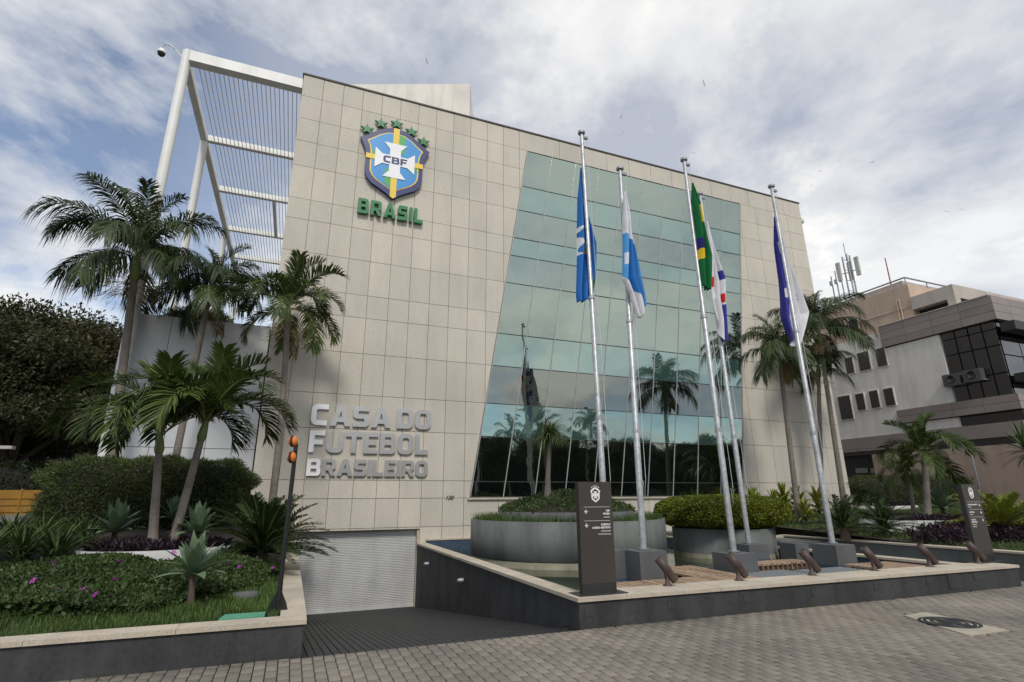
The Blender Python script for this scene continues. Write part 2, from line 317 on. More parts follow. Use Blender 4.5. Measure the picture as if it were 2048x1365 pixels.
# garden soil sheets
xs = np.concatenate([np.linspace(-22, -6, 20), np.linspace(-5.7, .02, 30)]); ys = np.linspace(7.25, 17.36, 46)
G = np.array([(x, y+(yf(x)-7.14 if y < 8 else 0), float(gz(x, y))-.015) for x in xs for y in ys]); ny = len(ys)
npobj('garden_soil', G, [(i*ny+j, (i+1)*ny+j, (i+1)*ny+j+1, i*ny+j+1) for i in range(len(xs)-1) for j in range(ny-1)], 'soil', kind='structure', smooth=True)
xs = np.linspace(14.4, 31.9, 40); ys = np.linspace(6.5, 30, 48); ny = len(ys)
G = np.array([(x, y, float(gzr(x, y))-.012) for x in xs for y in ys])
npobj('garden_bed', G, [(i*ny+j, (i+1)*ny+j, (i+1)*ny+j+1, i*ny+j+1) for i in range(len(xs)-1) for j in range(ny-1)], 'soil', kind='structure', smooth=True)
MB().box(12.62, 14.4, 11.5, D, -.05, .50).build('pool_surround', 'concrete_pot', kind='structure')
MB().add([(-60, 17.3, 1.20), (XL-.05, 17.3, 1.20), (XL-.05, 90, 1.20), (-60, 90, 1.20)], [(0, 1, 2, 3)]).build('driveway', 'asphalt', kind='structure')
# ================================================================ OFFICE BUILDING
bld = thing('office_building', 'large office building with beige granite front and slanted green glass wall', 'building', (11, D, 0))
MB().box(XL+.06, XR-.06, D+.06, D+22, 0.85, H-.06).build('core', 'joint', bld)
MB().box(RX1+.12, XR-.06, D+.06, D+1, -.3, .85).build('plinth_wall', 'joint', bld)
MB().box(XL+.06, RX0-.05, D+.06, D+1, .2, .85).build('plinth_wall', 'joint', bld)
GB, GT = 1.75, 15.58                           # glass bottom / top
gl = lambda z: 5.48+(z-GB)*(7.75-5.48)/(GT-GB)  # slanted left and right edges of the glass
gr = lambda z: 17.07+(z-GB)*(19.15-17.07)/(GT-GB)
def clip(poly, f):                              # keep f>=0
    out = []
    for i in range(len(poly)):
        a, b = poly[i], poly[(i+1) % len(poly)]; fa, fb = f(*a), f(*b)
        if fa >= 0: out.append(a)
        if fa*fb < 0: t = fa/(fa-fb); out.append((a[0]+t*(b[0]-a[0]), a[1]+t*(b[1]-a[1])))
    return out
rows = [16.47, 15.58, 14.64, 13.72, 12.73, 11.48, 10.72, 9.54, 8.28, 7.48, 6.26, 4.89, 3.80, 2.26, 1.72, .86, .05]
polys = []
def colset(x0, x1, p): n = max(1, round((x1-x0)/p)); return np.linspace(x0, x1, n+1)
for r in range(len(rows)-1):
    z1, z0 = rows[r], rows[r+1]; zm = (z0+z1)/2
    rc = lambda a, b: [(a, z0), (b, z0), (b, z1), (a, z1)]
    if z0 >= GT-.02 or z1 <= GB:
        cs = np.concatenate([np.arange(XL, 5.3, .703), colset(XL+.703*9, XR, 1.17)[1:]]) if z1 <= GB else np.concatenate([np.arange(XL, 7.6, .703), colset(XL+.703*13, XR, 1.16)[1:]])
        for a, b in zip(cs[:-1], cs[1:]): polys.append(rc(a, b))
    else:
        for a, b in zip(*[(lambda c: (c[:-1], c[1:]))(np.arange(XL, 9, .703))][0]):
            q = clip(rc(a, b), lambda x, z: gl(z)-.03-x)
            if len(q) > 2: polys.append(q)
        cs = colset(16.9, XR, 1.10)
        for a, b in zip(cs[:-1], cs[1:]):
            q = clip(rc(a, b), lambda x, z: x-gr(z)-.03)
            if len(q) > 2: polys.append(q)
def area(p): return abs(sum(p[i][0]*p[(i+1) % len(p)][1]-p[(i+1) % len(p)][0]*p[i][1] for i in range(len(p))))/2
door = (RX0, RX1, .80)
def cutdoor(p):
    if min(z for x, z in p) > .84 or min(x for x, z in p) > RX1 or max(x for x, z in p) < RX0: return [p]
    return [q for q in (clip(p, lambda x, z: RX0-.1-x), clip(p, lambda x, z: x-RX1-.1), clip(clip(clip(p, lambda x, z: x-RX0+.1), lambda x, z: RX1+.1-x), lambda x, z: z-.80)) if len(q) > 2]
polys = [q for p in polys for q in cutdoor(p) if area(q) > .004]
polys.sort(key=area, reverse=True)
def inset(p, d):
    c = np.mean(p, 0); mn = np.min(p, 0); mx = np.max(p, 0)
    return [(x+(d if x < c[0] else -d), z+(d if z < c[1] else -d)) for x, z in p]
st = MB()
for i, p in enumerate(polys):
    q = inset(p, .007); dy = random.gauss(0, .0012)
    if i < 290: MB().prismY(q, D+dy, D+.05).build('stone_panel', 'granite', bld)
    else: st.prismY(q, D+dy, D+.05)
if st.v: st.build('stone_panel_rest', 'granite', bld, kind='stuff')
# side returns and coping
MB().box(XL, XL+.055, D+.052, D+22, 1.2, H-.03).build('side_wall', 'granite', bld)
MB().box(XR-.055, XR, D+.052, D+22, .3, H-.03).build('side_wall', 'granite', bld)
MB().box(XL-.04, XR+.04, D-.035, D+.5, H-.025, H+.035).build('coping', 'coping', bld)
MB().box(XL, XR, D+.5, D+22, H-.05, H+.0).build('roof', 'coping', bld)
# curtain wall: individual panes, each hung a hair out of true
gz_rows = [15.58, 13.86, 12.73, 11.48, 10.70, 9.54, 7.49, 6.26, 4.89, 3.74, 2.24, 1.75]
kinds = ['glass_vision', 'glass_spandrel', 'glass_vision', 'glass_spandrel', 'glass_vision', 'glass_vision', 'glass_spandrel', 'glass_clear', 'glass_spandrel', 'glass_clear', 'glass_clear']
NCOL = 10
MB().prismY([(gl(GB)+.02, GB), (gr(GB)-.02, GB), (gr(GT)-.02, GT), (gl(GT)+.02, GT)], D+.053, D+.056).build('glazing_back', 'n_frame', bld)
def gx(i, z): return gl(z)+(gr(z)-gl(z))*i/NCOL
for r in range(len(gz_rows)-1):
    z1, z0 = gz_rows[r]-.014, gz_rows[r+1]+.014
    for i in range(NCOL):
        ax, az = random.gauss(0, .004), random.gauss(0, .004); xm = gx(i+.5, (z0+z1)/2); zm = (z0+z1)/2
        P = [(gx(i, z0)+.014, z0), (gx(i+1, z0)-.014, z0), (gx(i+1, z1)-.014, z1), (gx(i, z1)+.014, z1)]
        V = [(x, D+.012+(x-xm)*ax+(z-zm)*az, z) for x, z in P]+[(x, D+.030+(x-xm)*ax+(z-zm)*az, z) for x, z in P]
        MB().add(V, [(0, 1, 2, 3), (7, 6, 5, 4), (0, 4, 5, 1), (1, 5, 6, 2), (2, 6, 7, 3), (3, 7, 4, 0)]).build('glass_pane', kinds[r], bld)
for i in range(NCOL+1):
    MB().prismY([(gx(i, GB)-.016, GB), (gx(i, GB)+.016, GB), (gx(i, GT)+.016, GT), (gx(i, GT)-.016, GT)], D-.004, D+.05).build('mullion', 'mullion', bld)
for z in gz_rows:
    MB().box(gl(z)-.01, gr(z)+.01, D-.001, D+.049, z-.014, z+.014).build('transom', 'transom', bld)
MB().box(gl(GB)-.1, gr(GB)+.1, D-.07, D+.04, GB-.085, GB-.02).build('sill', 'cap_granite', bld)
# garage door with its surround
gd = thing('garage_door', 'closed ribbed silver roller shutter at the foot of the dark ramp', 'garage door', ((RX0+RX1)/2, D+.2, zr0))
dm = MB(); nz = 46; zt = .79
prof = []
for k in range(nz):
    z = zr0+.09+(zt-zr0-.09)*k/nz; h = (zt-zr0-.09)/nz; prof += [(.23, z), (.205, z+h*.25), (.205, z+h*.7), (.23, z+h*.95)]
for (y0, z0), (y1, z1) in zip(prof[:-1], prof[1:]): dm.add([(RX0, D+y0, z0), (RX1, D+y0, z0), (RX1, D+y1, z1), (RX0, D+y1, z1)], [(0, 1, 2, 3)])
dm.build('shutter_curtain', 'shutter', gd, kind='stuff')
MB().box(RX0, RX1, D+.17, D+.24, zr0-.02, zr0+.09).build('bottom_rail', 'shutter', gd)
for a in (RX0-.09, RX1-.01): MB().box(a, a+.10, D+.051, D+.26, zr0-.1, .795).build('jamb', 'cap_granite', gd)
MB().box(RX0-.09, RX1+.09, D+.056, D+.26, .80, .845).build('lintel', 'cap_granite', gd)
MB().box(RX0-.3, RX1+.3, D+.262, D+.3, zr0-.2, 1.).build('backing', 'n_frame', gd)
# rooftop plant room
P = atz(940, 168, 20.2) if False else aty(940, 168, 25.); dv = -CR.copy(); dv[2] = 0; dv /= np.linalg.norm(dv)
a = P[:2]; b = a+dv[:2]*9.5; nrm = np.array([-dv[1], dv[0]]); nrm = nrm if nrm[1] > 0 else -nrm
MB().prismZ([tuple(b), tuple(a), tuple(a+nrm*5), tuple(b+nrm*5)], H-.02, P[2]).build('rooftop_plant_room', 'rooftop_white', label='plain off-white plant room rising behind the granite parapet', cat='roof room')
# white steel pergola on round columns beside the granite edge
pg = thing('steel_pergola', 'tall white steel pergola with round columns and thin slats beside granite wall', 'pergola', (-4.84, 17.66, 1.2))
ctop = [(-4.80, 17.75), (-4.80, 22.2), (-4.80, 30.4), (-4.80, 38.)]
for x, y in ctop: MB().tube([(x, y, 1.2), (x, y, 16.45 if y < 18 else 15.97)], .15 if y < 20 else .145, 24).build('column', 'steel_white', pg)
MB().lathe((-4.80, 17.75, 16.452), [(0.001, .05), (.12, .04), (.15, 0)], 24).build('column_cap', 'steel_white', pg)
MB().box(-4.68, XL-.02, 17.56, 17.90, 16.02, 16.42).build('front_beam', 'steel_white', pg)
MB().box(-4.92, -4.69, 17.92, 38.2, 15.98, 16.28).build('side_beam', 'steel_white', pg)
for y in (22.2, 26.2, 30.4, 34.2, 38.): MB().box(-4.68, XL-.02, y-.10, y+.10, 16.02, 16.28).build('cross_beam', 'steel_white', pg)
for i in range(23):
    x = -4.42+(XL+.1+4.42-.15)*i/22; MB().box(x-.011, x+.011, 17.96, 38., 16.06, 16.12).build('slat', 'steel_white', pg)
MB().box(-2.3, -2.18, 26.31, 30.29, 15.98, 16.05).build('brace', 'steel_white', pg)
sc = thing('dome_camera', 'white dome security camera on a gooseneck atop the pergola column', 'camera', (-5.2, 17.7, 16.2))
MB().tube([(-4.93, 17.7, 16.15), (-5.15, 17.68, 16.4), (-5.32, 17.66, 16.5), (-5.45, 17.65, 16.45), (-5.5, 17.65, 16.3)], .025, 8).build('bracket', 'camera_white', sc)
MB().lathe((-5.5, 17.65, 15.98), [(.02, .28), (.07, .25), (.115, .18), (.125, .1), (.12, .09)], 20).build('housing', 'camera_white', sc)
MB().lathe((-5.5, 17.65, 15.98), [(.112, .09), (.10, .02), (.06, -.02), (.001, -.04)], 20).build('dome', 'rubber', sc)
sc = thing('wall_camera', 'small white security camera under the parapet at the granite corner', 'camera', (XR, D+.1, 15.6))
MB().box(XR+.0, XR+.2, D+.1, D+.16, 15.75, 15.8).build('bracket', 'camera_white', sc); MB().lathe((XR+.2, D+.13, 15.5), [(.001, -.1), (.08, -.05), (.11, .05), (.1, .22), (.001, .25)], 16).build('housing', 'camera_white', sc)
# white panel block left of the granite wall
wb = thing('panel_block', 'low block clad in white metal panels under the pergola', 'building', (-3, 18, 1.2))
MB().box(-4.72, XL-.06, 18.06, 27, 1.2, 7.0).build('core', 'n_frame', wb)
for i, (x0, x1) in enumerate([(-4.75, -3.86), (-3.85, -2.47), (-2.46, XL-.07)]):
    for z0, z1 in [(1.2, 3.15), (3.16, 5.15), (5.16, 7.05)]: MB().box(x0, x1-.004, 18.0, 18.05, z0, z1-.006).build('panel', 'white_panel', wb)
MB().box(-4.78, -4.725, 18.06, 27, 1.2, 7.05).build('panel', 'white_panel', wb)
# ================================================================ LETTERING AND CREST
def arc(cx_, cy_, r, a0, a1, n=4): return [(cx_+r*math.cos(R_(a0+(a1-a0)*i/n)), cy_+r*math.sin(R_(a0+(a1-a0)*i/n))) for i in range(n+1)]
t = .235
def rrect(x0, y0, x1, y1, r): return arc(x0+r, y0+r, r, 180, 270)+arc(x1-r, y0+r, r, 270, 360)+arc(x1-r, y1-r, r, 0, 90)+arc(x0+r, y1-r, r, 90, 180)
def glyph(ch):
    W = .80; r = .28; q = .09
    if ch == 'C': return W-.04, [[(W-.04, 1)]+arc(r, 1-r, r, 90, 180)+arc(r, r, r, 180, 270)+[(W-.08, 0), (W-.08, t)]+arc(t+q, t+q, q, 270, 180)+arc(t+q, 1-t-q, q, 180, 90)+[(W-.04, 1-t)]]
    if ch == 'O': return W, [rrect(0, 0, W, 1, r), rrect(t, t-.02, W-t, 1-t+.02, q)]
    if ch == 'D': return W, [[(0, 0)]+arc(W-r, r, r, 270, 360)+arc(W-r, 1-r, r, 0, 90)+[(0, 1)], [(t, t-.02)]+arc(W-t-q, t+q-.02, q, 270, 360)+arc(W-t-q, 1-t-q+.02, q, 0, 90)+[(t, 1-t+.02)]]
    if ch == 'U': return W, [[(0, 1)]+arc(r, r, r, 180, 270)+arc(W-r, r, r, 270, 360)+[(W, 1), (W-t, 1)]+arc(W-t-q, t+q, q, 360, 270)+arc(t+q, t+q, q, 270, 180)+[(t, 1)]]
    if ch == 'S':
        r2 = .2; W = .76; a, b = .39, .61
        return W, [[(W-.03, 1)]+arc(r2, 1-r2, r2, 90, 180)+arc(r2, a+r2, r2, 180, 270)+arc(W-t-.05, a-.05, .05, 90, 0)+arc(W-t-.05, t+.05, .05, 0, -90)+[(0, t), (0, 0)]+arc(W-r2, r2, r2, 270, 360)+arc(W-r2, b-r2, r2, 0, 90)+arc(t+.05, b+.05, .05, 270, 180)+arc(t+.05, 1-t-.05, .05, 180, 90)+[(W-.03, 1-t)]]
    if ch == 'A': return .94, [[(0, 0), (.33, 1), (.61, 1), (.94, 0), (.68, 0), (.62, .19), (.32, .19), (.26, 0)], [(.385, .40), (.555, .40), (.47, .72)]]
    if ch == 'B': return W, [[(0, 0)]+arc(W-.2, .2, .2, 270, 360)+[(W, .40), (W-.07, .51), (W-.03, .62)]+arc(W-.23, .8, .2, 0, 90)+[(0, 1)], rrect(t, .60, W-t-.03, .80, .04), rrect(t, .19, W-t, .42, .04)]
    if ch == 'R': return W+.02, [[(0, 0), (0, 1)][::-1]+[(0, 0), (t, 0), (t, .31), (.38, .31), (.54, 0), (W+.02, 0), (.62, .36)]+arc(W-.2, .55, .2, -40, 0)+arc(W-.2, .8, .2, 0, 90), rrect(t, .50, W-t, .80, .05)]
    if ch == 'T': return .78, [[(0, 1), (0, 1-t), (.39-t/2, 1-t), (.39-t/2, 0), (.39+t/2, 0), (.39+t/2, 1-t), (.78, 1-t), (.78, 1)]]
    if ch == 'E': return .70, [[(0, 0), (.70, 0), (.70, .21), (t, .21), (t, .395), (.62, .395), (.62, .605), (t, .605), (t, .79), (.70, .79), (.70, 1), (0, 1)]]
    if ch == 'F': return .70, [[(0, 0), (t, 0), (t, .36), (.62, .36), (.62, .58), (t, .58), (t, .78), (.70, .78), (.70, 1), (0, 1)]]
    if ch == 'L': return .68, [[(0, 0), (.68, 0), (.68, t), (t, t), (t, 1), (0, 1)]]
    if ch == 'I': return t, [[(0, 0), (t, 0), (t, 1), (0, 1)]]
def curvemesh(loops, ext):
    c = bpy.data.curves.new('outline', 'CURVE'); c.dimensions = '2D'; c.fill_mode = 'BOTH'; c.extrude = ext
    for lp in loops:
        s = c.splines.new('POLY'); s.points.add(len(lp)-1); s.use_cyclic_u = True
        for i, p in enumerate(lp): s.points[i].co = (p[0], p[1], 0, 1)
    o = bpy.data.objects.new('outline', c); me = bpy.data.meshes.new_from_object(o); bpy.data.objects.remove(o); bpy.data.curves.remove(c); return me
def flat(loops, ext, y, name, m, parent, x0=0, z0=0, sx=1, sz=1, shear=0):      # outline in (x,z), standing in the facade plane, front face at y
    me = curvemesh([[(p[0]*sx+p[1]*shear, p[1]*sz) for p in lp] for lp in loops], ext); me.name = name; me.materials.clear(); me.materials.append(MATS[m])
    o = link(name, me, parent); o.rotation_euler = (math.pi/2, 0, 0); o.location = np.array([x0, y+ext, z0])-worg(parent); return o
def wordline(text, x0, x1, z0, z1, ext, y, parent, mats, gap=.10, space=.30):
    tot = sum((space if c == ' ' else glyph(c)[0])+(0 if i == 0 else gap) for i, c in enumerate(text)); s = (x1-x0)/tot; x = 0
    for i, c in enumerate(text):
        if i: x += gap
        if c == ' ': x += space-2*gap; tot; continue
        wd, lp = glyph(c); flat(lp, ext, y, 'letter', mats(i), parent, x0+x*s, z0, s, z1-z0); x += wd
ft = thing('facade_lettering', 'brushed metal letters CASA DO FUTEBOL BRASILEIRO on granite above the garage door', 'lettering', (.4, D-.06, 2.4))
for text, (pa, pb), (pc, pd) in [('CASA DO', ((626, 807), (619, 849)), ((857, 822), (856, 861))), ('FUTEBOL', ((620, 860), (617, 903)), ((857, 871), (855, 912))), ('BRASILEIRO', ((615, 916), (612, 950)), ((855, 924), (855, 956)))]:
    A, B_, C_, D_ = (aty(*q, D-.05) for q in (pa, pb, pc, pd)); z1 = (A[2]+C_[2])/2; z0 = (B_[2]+D_[2])/2
    wordline(text, (A[0]+B_[0])/2, (C_[0]+D_[0])/2+(.22 if ' ' in text else 0), z0, z1, .02, D-.075, ft, lambda i: 'alu_white' if i == 0 else 'alu', .07 if len(text) > 8 else .10)
fb = thing('country_lettering', 'green raised letters BRASIL below the crest', 'lettering', (1.2, D-.1, 11.3))
A, B_, C_, D_ = (aty(*q, D-.1) for q in ((717, 398), (714, 428), (846, 420), (844, 447)))
wordline('BRASIL', A[0], C_[0], (B_[2]+D_[2])/2, (A[2]+C_[2])/2, .06, D-.16, fb, lambda i: 'green_sign', .14)
cr = thing('crest_sign', 'blue shield crest with white cross, CBF letters and yellow bands on granite', 'crest', (2.33, D-.1, 12))
cxm = 2.33
half = [(0, 2.97), (.28, 2.93), (.60, 2.78), (.90, 2.54), (1.12, 2.36), (1.27, 2.29), (1.17, 2.08), (1.07, 1.84), (1.03, 1.55), (1.04, 1.20), (1.03, .93), (.95, .70), (.78, .50), (.52, .36), (.25, .20), (.08, .06), (0, 0)]
inn = [(0, 2.76), (.28, 2.72), (.55, 2.58), (.78, 2.38), (.99, 2.22), (.90, 2.02), (.86, 1.80), (.85, 1.5), (.85, 1.15), (.84, .98), (.76, .80), (.6, .64), (.38, .51), (.15, .38), (0, .28)]
full = lambda h, s=1.: [(x*s, z) for x, z in h]+[(-x*s, z) for x, z in h[-2:0:-1]]
CB = 12.03
flat([full(half)], .07, D-.16, 'shield', 'navy', cr, cxm, CB)
flat([full(inn, 1.035)], .004, D-.168, 'shield_line', 'crest_yellow', cr, cxm, CB)
flat([full([(x*.975, 1.5+(z-1.5)*.975) for x, z in inn], 1.0)], .004, D-.176, 'shield_field', 'crest_blue', cr, cxm, CB)
sq = lambda x0, x1, z0, z1: [[(x0, z0), (x1, z0), (x1, z1), (x0, z1)]]
flat([[(.11, 1.9), (.33, 1.9), (.33, 2.66), (.11, 2.71)]], .003, D-.182, 'green_band', 'crest_green', cr, cxm, CB)
flat([[(-.33, .58), (-.11, .44), (-.11, 1.2), (-.33, 1.2)]], .003, D-.182, 'green_band', 'crest_green', cr, cxm, CB)
flat(sq(-.83, -.5, 1.66, 1.84), .003, D-.182, 'green_band', 'crest_green', cr, cxm, CB); flat(sq(.5, .83, 1.28, 1.46), .003, D-.182, 'green_band', 'crest_green', cr, cxm, CB)
flat([[(-.11, .08), (0, 0), (.11, .08), (.11, 2.96), (-.11, 2.96)]], .004, D-.189, 'yellow_band', 'crest_yellow', cr, cxm, CB)
flat(sq(-1.035, -.45, 1.46, 1.66), .004, D-.189, 'yellow_band', 'crest_yellow', cr, cxm, CB); flat(sq(.45, 1.035, 1.46, 1.66), .004, D-.189, 'yellow_band', 'crest_yellow', cr, cxm, CB)
arm = [(.20, .20), (.20, .46), (.42, .72), (-.42, .72), (-.20, .46), (-.20, .20)]
rot = lambda p, k: [((x, z), (-z, x), (-x, -z), (z, -x))[k] for x, z in p]
crs = [q for k in range(4) for q in rot(arm, k)[1:5]]; crs = []
for k in range(4): crs += rot([(.20, .46), (.42, .72), (-.42, .72), (-.20, .46), (-.20, .20)], k)
flat([crs], .004, D-.197, 'white_cross', 'crest_white', cr, cxm, CB+1.56)
def cbf(parent, x0, x1, z0, z1, y, m):
    wordline('CBF', x0, x1, z0, z1, .003, y, parent, lambda i: m, .10)
cbf(cr, cxm-.42, cxm+.44, CB+1.42, CB+1.70, D-.205, 'navy')
def star(c, r): return [(c[0]+(r if k % 2 == 0 else r*.42)*math.sin(k*math.pi/5), c[1]+(r if k % 2 == 0 else r*.42)*math.cos(k*math.pi/5)) for k in range(10)]
for k, (a_, b_) in enumerate([(242, 212), (395, 152), (567, 157), (725, 242), (857, 352)]):
    p = aty(690+a_/5.46, 220+b_/5.46, D-.1); flat([star((0, 0), .235)], .05, D-.14, 'star', 'green_sign', cr, p[0], p[2])
def textmesh(s, size, bold=0., shear=0., align='LEFT'):
    c = bpy.data.curves.new('text', 'FONT'); c.body = s; c.size = size; c.offset = bold; c.shear = shear; c.align_x = align; c.extrude = .001
    o = bpy.data.objects.new('text', c); me = bpy.data.meshes.new_from_object(o); bpy.data.objects.remove(o); bpy.data.curves.remove(c); return me
def text_on(s, size, pos, parent, m, bold=0., shear=0., align='LEFT', name='text', rot=(math.pi/2, 0, 0)):
    me = textmesh(s, size, bold, shear, align); me.materials.clear(); me.materials.append(MATS[m]); o = link(name, me, parent); o.rotation_euler = rot; o.location = np.array(pos, float)-worg(parent); return o
hn = thing('house_number', 'small dark italic house number 130 on granite', 'number', (4.8, D, 1.7)); p = aty(890, 1000, D-.01)
text_on('130', .18, (p[0], D-.012, p[2]), hn, 'iron', .004, .35, name='numeral')
# ================================================================ GARDEN WALLS
gw = thing('garden_wall', 'dark grey rendered wall with granite cap around the lawn beside the ramp', 'wall', (-4, 7.3, 0))
def strip(m, pts, off0, off1, z0, z1):         # wall running along X with the slanted front line
    (x0, x1) = pts; return m.prismZ([(x0, yf(x0)+off0), (x1, yf(x1)+off0), (x1, yf(x1)+off1), (x0, yf(x0)+off1)], z0, z1)
strip(MB(), (-14, RX0), 0, .22, -.04, ZC-.05).build('wall', 'dark_wall', gw)
MB().box(RX0-.2, RX0-.003, yf(RX0)+.22, D-.002, -1.6, ZC-.05).build('ramp_side_wall', 'dark_wall', gw)
def capslabs(x0, x1, o0, o1, parent, p=1.25):
    n_ = max(1, round((x1-x0)/p))
    for i in range(n_):
        a_, b_ = x0+(x1-x0)*i/n_, x0+(x1-x0)*(i+1)/n_-.005; strip(MB(), (a_, b_), o0+random.uniform(-.003, .003), o1, ZC-.05, ZC+random.uniform(-.002, .002)).build('cap_slab', 'cap_granite', parent)
capslabs(-14, RX0+.03, -.03, .27, gw)
MB().box(RX0-.26, RX0+.03, yf(RX0)+.27, D-.01, ZC-.05, ZC).build('cap', 'cap_granite', gw)
MB().box(XL-.35, RX0-.28, D-.35, D-.002, .6, 1.42).build('ledge', 'granite', gw)
XE = 13.38
fw_ = thing('fountain_wall', 'dark grey fountain wall with granite cap running along the brick pavement', 'wall', (8, 7.1, 0))
strip(MB(), (RX1, XE), 0, .5, -.04, ZC-.05).build('wall', 'dark_wall', fw_)
capslabs(RX1-.03, XE+.03, -.03, .56, fw_)
MB().box(RX1+.003, RX1+.25, yf(RX1)+.5, D-.002, -1.6, ZC-.05).build('ramp_side_wall', 'dark_wall', fw_)
MB().box(RX1-.03, RX1+.29, yf(RX1)+.56, D-.01, ZC-.05, ZC).build('cap', 'cap_granite', fw_)
MB().box(12.5, 12.75, yf(12.6)+.56, D-.3, -.04, ZC-.05).build('side_wall', 'mosaic', fw_)
MB().box(12.46, 12.79, yf(12.6)+.56, D-.3, ZC-.05, ZC-.003).build('side_cap', 'cap_granite', fw_)
for a_, b_ in [(175, 702), (525, 669), (843, 639), (1123, 611), (1382, 583), (1597, 560), (1790, 541)]:
    p = aty(1100+a_/2.16, 900+b_/2.16, 7.0); y = yf(p[0]); MB().box(p[0]-.065, p[0]+.065, y-.007, y+.01, p[2]-.06, p[2]+.06).build('wall_light', 'dark_wall', fw_)
p = aty(1100+1745/2.16, 900+565/2.16, 6.85); MB().box(p[0]-.2, p[0]+.2, yf(p[0])-.008, yf(p[0])+.01, p[2]-.13, p[2]+.13).build('access_panel', 'dark_wall', fw_)
for u_, v_ in [(857, 1128), (926, 1161)]:
    p = atx(u_, v_, RX1-.02); m = MB(); m.lathe(p, [(.001, -.14), (.035, -.13), (.05, -.09), (.05, 0.)], 14, ax=(1, 0, 0)); tag(m.build('ramp_lamp', 'galv'), 'small round bulkhead lamp on the dark ramp wall', 'lamp', 'lamps on the ramp wall')
bw = thing('bed_wall', 'grey painted low wall with pale cap edging the garden bed past the pool', 'wall', (14.3, 9, 0))
MB().box(14.2, 14.42, 6.4, 13.2, -.05, .53).build('wall', 'concrete_pot', bw); MB().box(14.16, 14.46, 6.35, 13.2, .53, .57).build('cap', 'cap_granite', bw)
MB().box(12.8, 14.2, 13.0, 13.2, .50, .56).build('cap', 'cap_granite', bw)
# ================================================================ POOL
pb = MB().box(RX1+.25, 12.5, 7.4, D-.05, -.05, .02).build('pool_basin', 'concrete_pot', kind='structure')
MB().add([(RX1+.25, 7.4, .15), (12.5, 7.4, .15), (12.5, D-.05, .15), (RX1+.25, D-.05, .15)], [(0, 1, 2, 3)]).build('pool_water', 'water', kind='structure')
MB().box(RX1+.26, 12.49, D-.12, D-.003, .02, .46).build('mosaic_edge', 'mosaic', pb); MB().box(RX1+.26, 12.45, D-.14, D-.003, .46, .50).build('edge_cap', 'cap_granite', pb)
# round planters in the pool
p1 = thing('round_planter', 'wide round grey concrete planter standing in the pool with grass rim', 'planter', (7.1, 13.75, .1))
c1 = (7.10, 13.74, 0); r1 = 2.62
MB().lathe(c1, [(r1-.05, .0), (r1-.05, .30), (r1, .33), (r1, 1.17), (r1-.14, 1.17), (r1-.14, 1.05)], 72).build('pot', 'concrete_pot', p1)
MB().lathe(c1, [(r1-.03, .10), (r1-.03, .29)], 72).build('water_mark', 'tide', p1)
MB().lathe(c1, [(r1-.13, 1.07), (1.85, 1.09)], 48).build('soil', 'soil', p1)
MB().lathe(c1, [(1.86, 1.05), (1.86, 1.36), (1.74, 1.36)], 60).build('upper_tier', 'plinth', p1)
MB().lathe(c1, [(1.75, 1.34), (1.2, 1.56), (.6, 1.72), (.001, 1.86)], 40).build('mound', 'soil', p1)
a = rng.uniform(0, 6.283, 9000); rr = np.sqrt(rng.uniform(0, 1, 9000))*1.86; z = np.interp(rr, [0, .6, 1.2, 1.75, 1.9], [1.86, 1.74, 1.58, 1.40, 1.30])+rng.uniform(0, .09, 9000)+.04*np.sin(a*5)
V, F = leaves(np.stack([c1[0]+rr*np.cos(a), c1[1]+rr*np.sin(a), z], 1), .06, .5, .6); npobj('ground_cover', V, F, 'cover_leaf', p1, kind='stuff')
a = rng.uniform(0, 6.283, 7000); rr = rng.uniform(1.88, r1-.08, 7000); V, F = blades(np.stack([c1[0]+rr*np.cos(a), c1[1]+rr*np.sin(a), np.full(7000, 1.07)], 1), .24, .018, 1.0); npobj('grass_rim', V, F, 'grass_leaf', p1, kind='stuff')
p2 = thing('round_planter', 'smaller dark round planter under a clipped dome hedge', 'planter', (11.5, 12.67, .1)); c2 = (11.5, 12.67, 0); r2 = 1.37
MB().lathe(c2, [(r2, 0), (r2, .88), (r2-.1, .88), (r2-.1, .8)], 60).build('pot', 'concrete_pot', p2); MB().lathe(c2, [(r2+.004, .1), (r2+.004, .26)], 60).build('water_mark', 'tide', p2)
MB().lathe(c2, [(r2-.1, .82), (.001, .83)], 40).build('soil', 'soil', p2)
